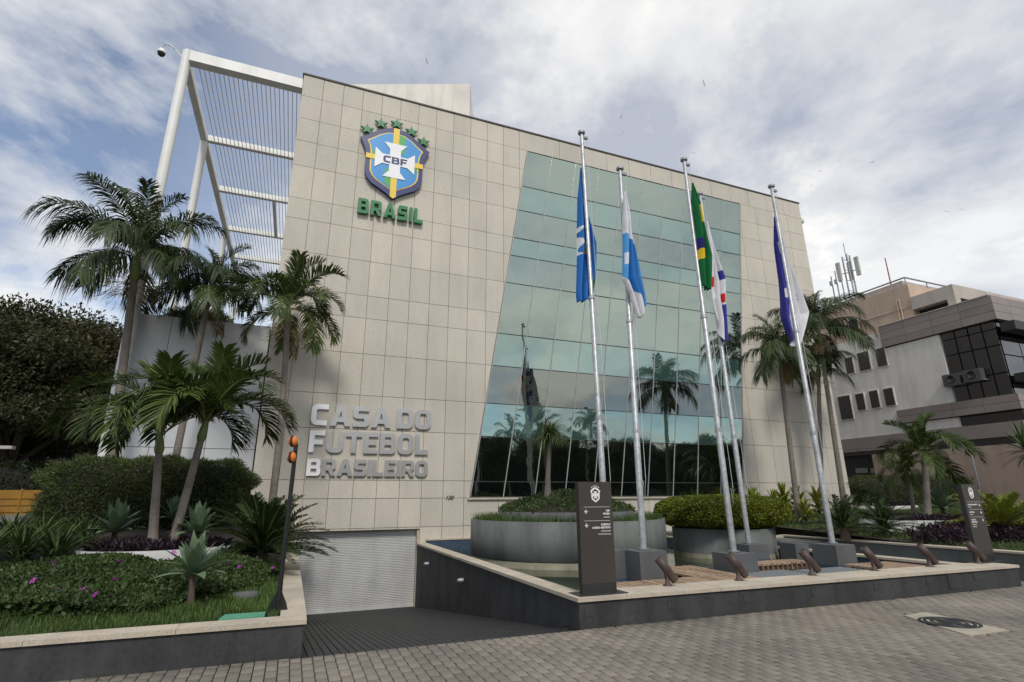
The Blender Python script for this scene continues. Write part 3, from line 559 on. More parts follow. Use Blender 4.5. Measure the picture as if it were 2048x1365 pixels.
# plinths, poles and flags
def polyline(pts, n): pts = np.array(pts, float); return lambda v: np.interp(v, pts[:, 1], pts[:, 0])
POLES = [((5.73, 9.44), .75, (1163, 268), 'beside the directional sign'), ((6.23, 8.97), .76, (1240, 340), 'flying the blue and white flag'), ((8.47, 9.07), .62, (1368, 322), 'flying the green and yellow flag'), ((10.55, 10.76), .60, (1400, 390), 'flying the white flag with red and purple'), ((11.36, 9.12), .68, (1543, 375), 'flying the royal blue lettered flag')]
POLES[0] = (POLES[0][0], .75, POLES[0][2], 'flying the blue flag with yellow marks')
for (x, y), zb, (tu, tv), lb in POLES:
    s = .30; pl = MB().box(x-s, x+s, y-s, y+s, .02, zb); pl.add([(x-s-.003, y-s-.003, .02), (x+s+.003, y-s-.003, .02), (x+s+.003, y+s+.003, .02), (x-s-.003, y+s+.003, .02), (x-s-.003, y-s-.003, .27), (x+s+.003, y-s-.003, .27), (x+s+.003, y+s+.003, .27), (x-s-.003, y+s+.003, .27)], [(0, 1, 5, 4), (1, 2, 6, 5), (2, 3, 7, 6), (3, 0, 4, 7)], 1)
    pl.build('pole_plinth', ['plinth', 'mosaic'], None, 'square dark grey plinth carrying the pole '+lb, 'plinth', 'plinths under the flagpoles')
    T = aty(tu, tv, y); T[1] = y; fp = thing('flagpole', 'tall galvanised flagpole '+lb, 'flagpole', (x, y, zb), 'flagpoles in the pool')
    q = lambda f: (x+(T[0]-x)*f, y, zb+(T[2]-zb)*f)
    MB().tube([q(0), q(.27), q(.272), q(.55), q(.552), q(1)], [.062, .062, .056, .056, .047, .042], 16).build('shaft', 'pole', fp)
    for f in (.27, .55): MB().tube([q(f-.004), q(f+.004)], .07, 16).build('collar', 'pole', fp)
    MB().tube([q(1.0), q(1.006)], .085, 16).build('finial', 'galv', fp); MB().box(T[0]+.03, T[0]+.16, y-.03, y+.03, T[2]-.12, T[2]-.06).build('pulley', 'galv', fp)
    MB().tube([(T[0]+.13, y, T[2]-.1), (x+.13, y-.05, zb+1.3), (x+.09, y-.05, zb+.95), (x+.05, y-.07, zb+1.25)], .005, 5).build('halyard', 'f_white', fp)
    MB().tube([q(.001), q(.004)], .11, 16).build('base_plate', 'galv', fp)
# sixth plinth without a pole standing behind
MB().box(12.0, 12.45, 10.7, 11.2, .02, .55).build('pole_plinth', 'plinth', None, 'bare dark grey plinth without a pole near the pool side wall', 'plinth')
def flag(label, left, right, y, colf, mats, folds=3, amp=.07, ph=0.):
    v0 = max(left[0][1], right[0][1]); v1 = max(left[-1][1], right[-1][1]); nt_, ns = 110, 56; fl, fr_ = polyline(left, 0), polyline(right, 0); V = []
    for i in range(nt_+1):
        tt = i/nt_; base = v0+(v1-v0)*tt
        for j in range(ns+1):
            s_ = j/ns; vb = np.interp(s_, [0, .45, 1], [left[-1][1], v1, right[-1][1]]); v_ = v0+(vb-v0)*tt
            uL, uR = fl(v_), fr_(v_); k = min(1, tt*4+.1)
            fold = math.sin(s_*folds*2*math.pi+ph+tt*2.2)*amp*k+math.sin(s_*5.3+tt*7+ph)*amp*.35*k
            P = aty(uL+(uR-uL)*s_, v_, y); V.append((P[0]+math.cos(s_*folds*2*math.pi+ph+tt*2.2)*.02*k, y+fold, P[2]))
    F = [(i*(ns+1)+j, (i+1)*(ns+1)+j, (i+1)*(ns+1)+j+1, i*(ns+1)+j+1) for i in range(nt_) for j in range(ns)]
    mi = []
    for i in range(nt_):
        for j in range(ns):
            s_ = (j+.5)/ns; vb = np.interp(s_, [0, .45, 1], [left[-1][1], v1, right[-1][1]]); mi.append(mats.index(colf(s_, v0+(vb-v0)*(i+.5)/nt_, (i+.5)/nt_)))
    o = npobj('flag', V, F, mats, None, mi, True, label=label, cat='flag', group='limp flags on the poles'); o['group'] = 'limp flags on the poles'
    sm = o.modifiers.new('cloth', 'SOLIDIFY'); sm.thickness = .004
def c1f(s, v, t):
    if v < 372: return 'f_yellow' if (int(v/7) % 3 == 0 and .3 < s < .6) else 'f_blue'
    if 390 < v < 402 and s > .45: return 'f_green'
    if 402 <= v < 413 and s > .3: return 'f_yellow'
    if 455 < v < 512 and s < .16+.1*math.sin(v*.21): return 'f_navy' if 466 < v < 476 else 'f_white'
    if 495 < v < 508 and s > .4 and s < .75 and (v-495) < 18*s+3: return 'f_yellow'
    if 484 < v < 495 and .4 < s < .7: return 'f_white'
    if 562 < v < 585 and s > .78: return 'f_green'
    return 'f_blue'
flag('limp blue flag with yellow and white marks tied half open', [(1161, 336), (1158, 400), (1156, 450), (1155.5, 520), (1156, 590), (1158, 604)], [(1163, 336), (1170, 400), (1182, 455), (1190, 490), (1186, 560), (1182, 592)], 9.56, c1f, ['f_blue', 'f_yellow', 'f_white', 'f_navy', 'f_green'], 2.5, .08)
def c2f(s, v, t):
    if v < 466+s*22: return 'f_white'
    if s < .28 and 508 < v < 530 and s > .08: return 'f_white'
    if v > 552+s*66+(8 if s > .6 else 0): return 'f_white'
    return 'f_pale' if s < .4 or s > .85 else 'f_blue'
flag('limp white and light blue quartered flag hanging in folds', [(1249, 384), (1248, 450), (1247.5, 520), (1247, 558), (1262, 590), (1277, 636)], [(1252, 384), (1262, 440), (1272, 500), (1280, 555), (1289, 595), (1291, 612)], 8.80, c2f, ['f_white', 'f_pale', 'f_blue'], 2.2, .07, 1.)
def c3f(s, v, t):
    if 412 < v < 446 and .45 < s < .85: return 'f_yellow'
    if 478 < v < 499 and s < .35: return 'f_navy'
    if 499 <= v < 519 and s < .5: return 'f_yellow'
    return 'f_green'
flag('limp dark green flag with yellow and navy blue patches', [(1384, 366), (1388, 420), (1395, 470), (1400, 520), (1408, 572)], [(1386, 366), (1402, 420), (1415, 470), (1426, 512), (1419, 580)], 8.97, c3f, ['f_green', 'f_yellow', 'f_navy'], 2., .09, .5)
def c4f(s, v, t):
    if 543 < v < 560 and s > .55: return 'f_royal'
    if s < .3 and 556 < v < 576: return 'f_red'
    if 590 < v < 606 and .6 < s < .95: return 'f_red'
    if v >= 610 and s > .55: return 'f_royal'
    return 'f_white'
flag('limp white flag with red patch and purple blue lower end', [(1414, 443), (1418, 500), (1421, 560), (1424, 600), (1432, 640)], [(1416, 443), (1430, 510), (1446, 560), (1447, 600), (1456, 683)], 10.68, c4f, ['f_white', 'f_royal', 'f_red'], 2.3, .08, 2.)
def c5f(s, v, t):
    if s > .50+.0012*(560-v): return 'f_white' if not (585 < v < 605 and .72 < s < .9 and int(v/4) % 2) else 'f_blue'
    for a_, b_, r in ((.33, 498, 12), (.36, 512, 9), (.38, 545, 12), (.28, 588, 9), (.40, 600, 8), (.42, 616, 6)):
        if abs(s-a_) < .16 and abs(v-b_) < r and (s-a_)*60+(v-b_)*.6 < 6: return 'f_white'
    return 'f_navy' if s < .12 else 'f_royal'
flag('limp royal blue and white flag with white lettering', [(1548, 434), (1554, 500), (1561, 570), (1566, 635), (1578, 668)], [(1550, 434), (1572, 500), (1592, 560), (1612, 628), (1596, 694)], 9.24, c5f, ['f_royal', 'f_white', 'f_navy', 'f_blue'], 2.4, .08, .3)
# ================================================================ DIRECTION TOTEMS
def mini_crest(parent, x, z, y, s):
    for k in range(5): flat([star((0, 0), .010*s)], .001, y, 'star', 'print', parent, x+(k-2)*.022*s, z+.098*s-.006*s*abs(k-2)**1.6)
    h = [(a_*.052*s/1.04, b_*.0545*s) for a_, b_ in half]; out = full(h); i_ = full([(a_*.72, .081*s+(b_-.081*s)*.76) for a_, b_ in h])
    flat([out, i_], .001, y, 'emblem', 'print', parent, x, z-.08*s)
    arm_ = [q for k in range(4) for q in rot([(.010*s, .012*s), (.024*s, .040*s), (0, .034*s), (-.024*s, .040*s), (-.010*s, .012*s)], k)]
    flat([arm_], .001, y, 'emblem_cross', 'print', parent, x, z+.002*s)
def arrow(parent, x, z, y, d, s=.03):
    flat([[(d*s, 0), (0, s), (-.01*d, s*.72), (d*.45*s, .16*s), (-d*s, .16*s), (-d*s, -.16*s), (d*.45*s, -.16*s), (-.01*d, -s*.72), (0, -s)][::(1 if d < 0 else -1)]], .001, y, 'arrow', 'print', parent, x, z)
def totem(label, xa, xb, y, z0, z1, blocks, d):
    t_ = thing('direction_totem', label, 'sign', ((xa+xb)/2, y, z0)); w_ = xb-xa
    MB().box(xa, xb, y, y+.09, z0+.14, z1).build('panel', 'totem', t_); MB().box(xa+.003, xb-.003, y-.004, y+.094, z0+.012, z0+.14).build('foot', 'totem_base', t_); MB().box(xa-.11, xb+.11, y-.13, y+.22, z0, z0+.012).build('base_plate', 'totem_base', t_)
    MB().box(xa-.006, xa, y-.002, y+.092, z0+.142, z1+.003).build('side_trim', 'totem_base', t_)
    yy = y-.003; xm = (xa+xb)/2; mini_crest(t_, xm, z1-.19, yy, 1.35); z = z1-.36
    for lines in blocks:
        MB().box(xa+.07, xb-.05, yy, yy+.002, z-.002, z+.002).build('rule', 'print', t_); zz = z-.055
        arrow(t_, xa+.11 if d < 0 else xb-.10, z-.065, yy, d)
        for s_, big in lines:
            text_on(s_, .037 if big else .032, ((xb-.05) if d < 0 else xa+.07, yy, zz-.012), t_, 'print', .0012 if big else 0., align='RIGHT' if d < 0 else 'LEFT'); zz -= .043
        z = zz-.01
    return t_
totem('dark metal direction totem with left arrows at the ramp corner of the fountain wall', 3.95, 4.51, 7.22, ZC, 1.93, [[('CBF', 1), ('MUSEU', 1), ('museum', 0)], [('SUBSOLO', 1), ('ACESSO RESTRITO', 1), ('underground', 0), ('restricted access', 0)]], -1)
totem('dark metal direction totem with right arrows at the far end of the fountain wall', 13.16, 13.72, 7.30, ZC, 1.93, [[('ESTACIONAMENTO', 1), ('parking', 0)], [('ENTREGA', 1), ('delivery', 0)], [('CARGA E', 1), ('DESCARGA', 1), ('loading and', 0), ('unloading', 0)]], 1)
# spotlights on the cap
for k_, (u_, v_, (hx, hy)) in enumerate([(1328, 1170, (-.30, .25)), (1470, 1160, (-.30, .2)), (1597, 1147, (-.34, .2)), (1716, 1138, (-.42, .2)), (1822, 1130, (-.48, .2)), (1903, 1122, (-.60, .2))]):
    p = atz(u_, v_, ZC); y = yf(p[0])+.44; x = p[0]
    sp_ = thing('spotlight', 'brown cylinder spotlight on the fountain cap, '+('first', 'second', 'third', 'fourth', 'fifth', 'sixth')[k_]+' from the ramp-corner totem', 'spotlight', (x, y, ZC), 'spotlights on the fountain wall')
    MB().lathe((x, y, ZC), [(.075, 0), (.07, .012), (.04, .03), (.028, .12), (.001, .125)], 18).build('base', 'spot_brown', sp_)
    MB().obox((x, y, ZC+.14), (.035, 0, 0), (0, .022, 0), (0, 0, .045)).build('knuckle', 'spot_brown', sp_)
    ax = np.array([-.5, .35, .85]); ax /= np.linalg.norm(ax); c = np.array([x+.03, y, ZC+.20])
    MB().lathe(c, [(.001, -.17), (.055, -.17), (.060, -.15), (.062, .0), (.068, .004), (.070, .24), (.064, .24), (.06, .20), (.001, .20)], 22, ax=ax).build('head', 'spot_brown', sp_)
# timber decks and grating in the pool
def deck(label, x0, x1, y0, y1, z=.31):
    d_ = thing('timber_deck', label, 'deck', ((x0+x1)/2, (y0+y1)/2, .1)); n_ = max(3, int((x1-x0)/.135))
    for i in range(n_):
        x = x0+(x1-x0)*(i+.5)/n_; MB().box(x-.056, x+.056, y0+random.uniform(-.008, .008), y1, z-.035, z+random.uniform(-.002, .002)).build('slat', 'deck_wood', d_)
    for y in (y0+(y1-y0)*.35, y1-.12): MB().box(x0, x1, y-.04, y+.04, .1, z-.037).build('bearer', 'deck_wood', d_)
deck('timber slat deck over the pool right beside the ramp-corner totem', 5.0, 8.0, 7.72, 8.55); deck('timber slat deck between the flagpole plinths behind the front deck', 6.75, 8.1, 9.42, 9.95); deck('timber slat deck in the middle of the pool behind the steel gratings', 8.85, 11.0, 9.45, 9.95)
deck('timber slat deck linking the front deck and the plinths', 7.0, 8.0, 8.56, 9.4); deck('timber slat deck at the side wall end of the pool', 11.1, 12.45, 7.75, 8.75)
for x0, x1, y0, y1, lb in [(8.1, 9.5, 7.75, 8.85, 'flat grey steel grating lid over the pool beside the long timber deck'), (9.6, 10.95, 7.75, 8.7, 'flat grey steel grating lid over the pool beside the side wall deck')]:
    g_ = thing('grating_lid', lb, 'grating', ((x0+x1)/2, (y0+y1)/2, .1))
    MB().box(x0, x1, y0, y1, .24, .265).build('plate', 'grating', g_)
    for k in range(12): yy = y0+.04+(y1-y0-.08)*k/11; MB().box(x0+.02, x1-.02, yy-.012, yy+.012, .265, .278).build('bar', 'grating', g_)
    MB().box(x0+.1, x1-.1, y0+.1, y1-.1, .02, .24).build('box', 'mosaic', g_)
# manhole in a concrete slab
mh = thing('manhole', 'round iron manhole cover set in a concrete patch in the pavement', 'manhole', (8.67, 5.39, 0)); sq_ = slab.copy(); cc = sq_.mean(0)
MB().prismZ([tuple(q) for q in sq_], -.03, .006).build('slab', 'concrete_slab', mh)
mc = (*cc, 0); MB().lathe(mc, [(.36, .006), (.36, .012), (.32, .012), (.32, .004), (.001, .004)], 40).build('frame', 'iron', mh)
for r0, r1_ in [(.30, .26), (.22, .18), (.14, .10)]: MB().lathe(mc, [(r0, .004), (r0, .013), (r1_, .013), (r1_, .004)], 40).build('ring', 'iron', mh)
MB().obox((cc[0], cc[1], .010), (.06, 0, 0), (0, .3, 0), (0, 0, .005)).build('bar', 'iron', mh)
# warning lamp post on the lawn corner
wp = thing('warning_lamp_post', 'thin black steel post with two round orange warning lamps on the lawn', 'lamp post', (-.01, 7.8, .36)); bx, by = -.01, 7.8
MB().tube([(bx, by, .36), (bx+.012, by, 2.42)], .028, 12).build('post', 'black_steel', wp)
MB().add([(bx-.13, by, .36), (bx+.13, by, .36), (bx+.09, by, .48), (bx+.03, by, .6), (bx-.03, by, .6), (bx-.09, by, .48), (bx-.13, by+.02, .36), (bx+.13, by+.02, .36), (bx+.09, by+.02, .48), (bx+.03, by+.02, .6), (bx-.03, by+.02, .6), (bx-.09, by+.02, .48)], [tuple(range(6)), tuple(range(11, 5, -1))]+[(i, i+6, (i+1) % 6+6, (i+1) % 6) for i in range(6)]).build('gusset', 'black_steel', wp)
MB().box(bx-.15, bx+.15, by-.13, by+.13, .36, .375).build('base_plate', 'black_steel', wp)
for u_, v_ in [(586, 883), (583, 915)]:
    p = aty(u_, v_, by-.03); ax = (.93, -.35, .05); l_ = MB().lathe(p, [(.001, -.055), (.045, -.047), (.066, -.028), (.07, -.018)], 24, ax=ax).build('lamp', 'orange_lens', wp)
    MB().lathe(p, [(.07, -.018), (.077, -.013), (.077, .013), (.07, .018)], 24, ax=ax).build('band', 'rubber', wp); MB().lathe(p, [(.07, .018), (.066, .028), (.045, .047), (.001, .055)], 24, ax=ax).build('lamp', 'orange_lens', wp)
p = aty(590, 899, by); MB().box(p[0]-.02, bx+.03, by-.04, by+.02, p[2]-.03, p[2]+.03).build('bracket', 'black_steel', wp)
MB().prismZ([(-.62, 7.46), (-.14, 7.44), (-.14, 7.72), (-.58, 7.74)], .37, .40).build('mint_mat', 'mint', None, 'mint green flat cover lying on the lawn at the post foot', 'cover')
# ================================================================ PLANTS
def pinnate(L, elev, droop, nl, ll, lw, fwd=48, hang=.55, vee=.25, seed=0, start=.12, curl=1.4, stalk=.02):
    r = np.random.default_rng(seed); K = 26; ts = np.linspace(0, 1, K); e = R_(elev)-R_(droop)*ts**curl
    dx = np.cos(e)*L/(K-1); dz = np.sin(e)*L/(K-1); X = np.concatenate([[0], np.cumsum(dx[:-1])]); Z = np.concatenate([[0], np.cumsum(dz[:-1])])
    sway = .06*L*np.sin(ts*2.2)*r.normal(); Y = sway*ts
    V, F, M = [], [], []
    for i in range(K):
        wv = stalk*(1-.8*ts[i]); V += [(X[i], Y[i]-wv, Z[i]), (X[i], Y[i]+wv, Z[i]), (X[i]+math.sin(e[i])*wv, Y[i], Z[i]-math.cos(e[i])*wv*1.2)]
        if i: b = 3*i; F += [(b-3, b, b+1, b-2), (b-2, b+1, b+2, b-1), (b-1, b+2, b, b-3)]; M += [1]*3
    for k in range(nl):
        t_ = start+(1-start)*(k+.5)/nl
        for sd_ in (-1, 1):
            tt = min(.995, t_+r.uniform(-.008, .008)); ee = R_(elev)-R_(droop)*tt**curl
            p = np.array([np.interp(tt, ts, X), np.interp(tt, ts, Y), np.interp(tt, ts, Z)]); T = np.array([math.cos(ee), 0, math.sin(ee)]); Nn = np.array([-math.sin(ee), 0, math.cos(ee)]); Sd = np.array([0, sd_, 0.])
            fa = R_(fwd-22*tt*0+r.normal()*6-18*(tt-.5)); d = T*math.cos(fa)*1.0+Sd*math.sin(fa)+Nn*(vee+r.normal()*.12); d /= np.linalg.norm(d)
            l = ll*(.45+.55*math.sin(math.pi*min(1, .12+.80*tt)))*r.uniform(.85, 1.1)*(1 if tt < .93 else .75); hg = hang*l*r.uniform(.6, 1.4)
            wv = np.cross(d, Nn); wv /= np.linalg.norm(wv)+1e-9; wv = wv*lw/2
            m1 = p+d*l*.4+np.array([0, 0, -hg*.12]); m2 = p+d*l*.72+np.array([0, 0, -hg*.45]); tp = p+d*l*.93+np.array([0, 0, -hg])
            b = len(V); V += [tuple(p-wv*.5), tuple(p+wv*.5), tuple(m1-wv), tuple(m1+wv), tuple(m2-wv*.8), tuple(m2+wv*.8), tuple(tp-wv*.08), tuple(tp+wv*.08)]
            F += [(b, b+1, b+3, b+2), (b+2, b+3, b+5, b+4), (b+4, b+5, b+7, b+6)]; M += [0]*3
    return np.array(V), np.array(F), M
def frondset(name, leaf, specs):
    out = []
    for i, k in enumerate(specs):
        V, F, M = pinnate(seed=i+1, **k); out.append(meshnp(name, V, F, [leaf, 'frond_rib'], M))
    return out
def fs(L, nl, ll, lw, hang, extra=0, dv=0.): return [dict(L=L*q, elev=e, droop=dr, nl=nl, ll=ll, lw=lw, hang=hang*h, vee=v+dv, start=st) for q, e, dr, h, v, st in
        [(.82, 84, 40+extra, .5, .45, .16), (.95, 68, 75+extra, .8, .3, .14), (1, 52, 95+extra, 1, .25, .14), (1, 36, 95+extra, 1.1, .2, .14), (.95, 16, 80+extra, 1.2, .1, .16), (.9, -8, 60+extra, 1.2, .05, .18), (.9, 58, 120+extra, 1., .3, .14)]]
FR_TALL = frondset('frond', 'frond_dark', fs(2.8, 84, .72, .032, .85, 14))
FR_MID = frondset('frond', 'frond_dark', fs(2.0, 66, .58, .030, .8, 16))
FR_CHR = frondset('frond', 'frond_mid', fs(1.85, 62, .48, .032, .30, 40, .25))
DRY = meshnp('dry_frond', *pinnate(1.6, -30, 55, 30, .4, .03, hang=.9, seed=9)[:2], ['frond_dry'])
def curve_trunk(base, top, n=14, bow=.0):
    base, top = np.array(base, float), np.array(top, float); return [base+(top-base)*i/(n-1)+np.array([bow*math.sin(math.pi*i/(n-1)), 0, 0]) for i in range(n)]
def palm(label, base, top, r0, r1_, fr, nf, shaft=.7, group='palms', panicle=None, dry=0, seed=0, bow=.0, order=None, sc=1., name='palm_tree'):
    rd = random.Random(seed); t_ = thing(name, label, 'palm tree', base, group); pts = curve_trunk(base, top, 16, bow)
    rad = [r0*(1.25 if i == 0 else 1.08 if i == 1 else 1)+(r1_-r0)*i/15 for i in range(16)]
    m = MB(); P2, R2 = [], []
    for i in range(15):
        for k in range(4):
            f = k/4; P2.append(pts[i]*(1-f)+pts[i+1]*f); R2.append((rad[i]*(1-f)+rad[i+1]*f)*(1.0 if k else 1.035))
    P2.append(pts[-1]); R2.append(rad[-1]); m.tube(P2, R2, 14); m.build('trunk', 'trunk_palm', t_)
    d = (pts[-1]-pts[-2]); d /= np.linalg.norm(d); T = np.array(top, float)
    if shaft: MB().tube([T-d*.03, T+d*shaft*.15, T+d*shaft*.6, T+d*shaft], [r1_*1.1, r1_*1.45, r1_*1.15, r1_*.6], 12).build('crownshaft', 'crownshaft', t_)
    C_ = T+d*shaft*.93
    for i in range(nf):
        a = i*2.39996+rd.uniform(-.25, .25); q = i/(nf-1); k = [0, 6, 1, 2, 3, 4, 5][min(6, int(q*6.99))] if order is None else order[min(len(order)-1, int(q*len(order)))]
        put('frond', fr[k], t_, C_-d*shaft*.2*q, (rd.uniform(-.2, .2), rd.uniform(-.12, .12), a), sc*rd.uniform(.88, 1.1))
    for i in range(dry): put('dry_frond', DRY, t_, C_-d*.3, (rd.uniform(-.3, .3), rd.uniform(0, .3), rd.uniform(0, 6.28)), sc*rd.uniform(.6, .9))
    if panicle:
        Pc = T-d*.1; n_ = 420; a = rng.uniform(0, 6.283, n_); dr = np.stack([np.cos(a), np.sin(a), rng.uniform(-.9, .35, n_)], 1); o_ = Pc+dr*rng.uniform(.15, .55, (n_, 1))*panicle
        V, F = leaves(o_, .26*panicle, -.4, .05, dr*2.2); npobj('flower_spray', V, F, 'panicle', t_, kind='stuff')
    return t_
ORD = [0, 6, 1, 1, 2, 2, 3, 3, 4, 5]
palm('tallest feathery palm rising before the first pergola column', (float(aty(234, 910, 16.7)[0]), 16.7, 1.1), aty(268, 562, 16.7), .12, .092, FR_TALL, 22, .95, 'tall palms left of the granite wall', 1.2, 1, 3, order=ORD, sc=.93)
palm('middle feathery palm growing before the white panel block', (float(aty(348, 910, 16.8)[0]), 16.8, 1.1), aty(414, 612, 16.8), .10, .075, FR_MID, 16, .7, 'tall palms left of the granite wall', .7, 2, 5, order=ORD, sc=.92)
palm('slim palm close against the granite wall beside the lettering', (-.42, 15.5, 1.1), aty(575, 650, 15.5), .095, .07, FR_CHR, 20, .65, 'tall palms left of the granite wall', .9, 1, 8, bow=.05, order=[0, 6, 1, 6, 2, 3, 2, 4, 5], sc=1.08)
pa = onground(303, 1097, gz); pb_ = onground(345, 1096, gz)
palm('bushy arching palm with upright trunk in the white oval planter', (pa[0], pa[1], pa[2]+.1), aty(318, 905, pa[1]), .085, .062, FR_CHR, 17, .38, 'paired palms in the oval planter', None, 0, 12, order=[0, 0, 1, 1, 6, 2, 1, 6, 2, 6], sc=1.16)
palm('bushy arching palm with slanting trunk in the white oval planter', (pb_[0], pb_[1], pb_[2]+.1), aty(402, 880, pb_[1]), .085, .062, FR_CHR, 17, .4, 'paired palms in the oval planter', None, 0, 21, order=[0, 0, 1, 1, 6, 2, 1, 6, 2, 6], sc=1.18)
palm('dark feathery palm in front of the granite strip right of the glass', (16.04, 14, .7), aty(1561, 738, 14), .10, .075, FR_MID, 19, .8, 'palms at the right end of the granite front', .8, 2, 31, order=ORD, sc=.92)
palm('tall feathery palm at the granite corner by the neighbouring block', (20.03, 15.3, 1.0), aty(1641, 690, 15.3), .11, .08, FR_TALL, 17, .9, 'palms at the right end of the granite front', .8, 1, 37, order=ORD, sc=.90)
palm('shorter thin palm between the two right hand palms', (19.75, 16.1, 1.0), aty(1637, 755, 16.1), .10, .075, FR_MID, 12, .6, 'palms at the right end of the granite front', .8, 1, 41, order=ORD, sc=.8)
ps = onground(1862, 1046, gzr)
palm('low bushy palm in the pale oval planter by the neighbouring block', (ps[0]-.15, ps[1], ps[2]), (*aty(1850, 930, ps[1])[:2], aty(1850, 930, ps[1])[2]), .12, .09, FR_CHR, 15, .45, 'palms in the right garden', None, 0, 51, order=[0, 6, 1, 6, 2, 3, 3, 4, 5], sc=1.05)
palm('young slim palm behind the far direction totem', (ps[0]+1.6, ps[1]+1.5, ps[2]+.05), (ps[0]+1.7, ps[1]+1.5, ps[2]+1.5), .08, .06, FR_CHR, 10, .3, 'palms in the right garden', None, 0, 55, sc=.7)
# weeds along the foot of the walls
# --- leafy clumps
def bladeleaf(L, wd, elev, droop, n=7, fold=.15, wprof=(.45, .7, .95, 1, .8, .45, .04)):
    e = R_(elev); x = z = 0.; V = []
    for i in range(n):
        V += [(x, -wd/2*wprof[i], z+wd*fold*wprof[i]), (x, 0, z), (x, wd/2*wprof[i], z+wd*fold*wprof[i])]; e2 = e-R_(droop)*(i/(n-1))**1.3; x += math.cos(e2)*L/(n-1); z += math.sin(e2)*L/(n-1)
    return np.array(V), np.array([(3*i+a, 3*i+3+a, 3*i+4+a, 3*i+1+a) for i in range(n-1) for a in (0, 1)])
AG = [meshnp('leaf', *bladeleaf(.60, .165, e, d), ['agave_leaf'], smooth=True) for e, d in [(80, 6), (64, 12), (48, 18), (32, 26), (16, 34)]]
def rosette(name, label, cat, base, meshes, n, sc=1., stem=0., group=None, stemmat='bark', seed=0, dz=.06, spiral=2.39996):
    rd = random.Random(seed); t_ = thing(name, label, cat, base, group); b = np.array(base, float)
    MB().tube([b+(.06*stem, 0, -.05), b+(.03*stem, 0, stem*.5), b+(0, 0, stem+.05)], [.05*sc+.01, .045*sc, .05*sc], 10).build('stem', stemmat, t_); c = b+np.array([0, 0, stem])
    for i in range(n):
        q = i/(n-1); k = min(len(meshes)-1, int(q*len(meshes))); put('leaf', meshes[k], t_, c+np.array([0, 0, dz*sc*(1-q)]), (rd.uniform(-.08, .08), rd.uniform(-.08, .08), i*spiral+rd.uniform(-.2, .2)), sc*rd.uniform(.88, 1.1))
    return t_
q = onground(377, 1212, gz); rosette('agave', 'pale green agave on a short bare stem growing in the lawn edge', 'agave', q, AG, 28, .82, .34, 'agaves in the left garden', seed=1)
for (u_, v_), lb, s in [((225, 1090), 'broad pale agave at the left rim of the oval planter', 1.0), ((388, 1092), 'pale agave beside the slanting palm trunk in the oval planter', .95), ((345, 1060), 'shaded agave behind the two palm trunks', .9)]:
    q = onground(u_, v_, gz); rosette('agave', lb, 'agave', (q[0], q[1], q[2]+.12), AG, 32, s, .08, 'agaves in the left garden', seed=int(u_))
q = onground(1890, 1040, gzr); rosette('agave', 'pale agave beside the low palm in the right planter', 'agave', (q[0], q[1], q[2]+.2), AG, 24, 1.25, .15, seed=5)
CY = frondset('frond', 'cycad_leaf', [dict(L=1.35*q, elev=e, droop=d, nl=70, ll=.19, lw=.018, hang=.1, vee=.35, fwd=58, start=.1) for q, e, d in [(.8, 78, 30), (1, 58, 45), (1, 40, 55), (1, 22, 50), (.9, 6, 30)]])
CYY = frondset('frond', 'yellow_leaf', [dict(L=1.2*q, elev=e, droop=d, nl=40, ll=.2, lw=.03, hang=.1, vee=.35, fwd=55, start=.1) for q, e, d in [(.8, 74, 35), (1, 56, 50), (1, 38, 60), (1, 20, 50)]])
def cycad(label, base, fr, n, sc, group, seed=0):
    rd = random.Random(seed); t_ = thing('cycad', label, 'cycad', base, group); b = np.array(base, float); MB().tube([b-(0, 0, .1), b+(0, 0, .22*sc)], [.16*sc, .12*sc], 12).build('stem', 'bark', t_)
    for i in range(n): q = i/(n-1); put('frond', fr[min(len(fr)-1, int(q*len(fr)))], t_, b+np.array([0, 0, .2*sc]), (rd.uniform(-.1, .1), rd.uniform(-.1, .1), i*2.39996+rd.uniform(-.2, .2)), sc*rd.uniform(.85, 1.12))
    return t_
q = onground(520, 1128, gz); cycad('big dark green cycad spreading over the garage corner', q, CY, 70, 1.0, 'cycads', 3)
q = onground(590, 1110, gz); cycad('dark cycad leaning over the ramp wall beside the garage', (-.05, q[1]+.6, .55), CY, 30, .72, 'cycads', 4)
for (u_, v_), s, lb in [((1690, 1072), .85, 'dark low cycad under the right hand palms'), ((1770, 1070), .75, 'small dark cycad beside the pale oval planter')]:
    q = onground(u_, v_, gzr); cycad(lb, q, CY, 30, s, 'cycads', int(u_))
q = onground(2015, 1075, gzr); cycad('yellow green cycad by the tan neighbouring wall', q, CYY, 30, 1.15, 'yellow green shrubs', 7)
ST = [meshnp('leaf', *bladeleaf(.75, .05, e, d), ['strap_leaf'], smooth=True) for e, d in [(84, 30), (70, 60), (56, 85), (40, 90), (24, 70)]]
YL = [meshnp('leaf', *bladeleaf(.62, .10, e, d), ['yellow_leaf'], smooth=True) for e, d in [(82, 25), (68, 50), (52, 70), (36, 80), (18, 70)]]
def clump(name, label, cat, base, n, L, wd, leaf, group, seed):
    r = random.Random(seed); t_ = thing(name, label, cat, base, group); VV_, FF_ = [], []
    for i in range(n):
        V, F = bladeleaf(L*r.uniform(.7, 1.15), wd*r.uniform(.8, 1.2), r.uniform(30, 88), r.uniform(40, 105)); a = r.uniform(0, 6.283); ca, sa = math.cos(a), math.sin(a); o = r.uniform(0, .12)
        VV_.append(np.stack([V[:, 0]*ca-V[:, 1]*sa+base[0]+o*ca, V[:, 0]*sa+V[:, 1]*ca+base[1]+o*sa, V[:, 2]+base[2]], 1)); FF_.append(F+21*i)
    npobj('leaf_clump', np.concatenate(VV_), np.concatenate(FF_), leaf, t_, kind='stuff'); return t_
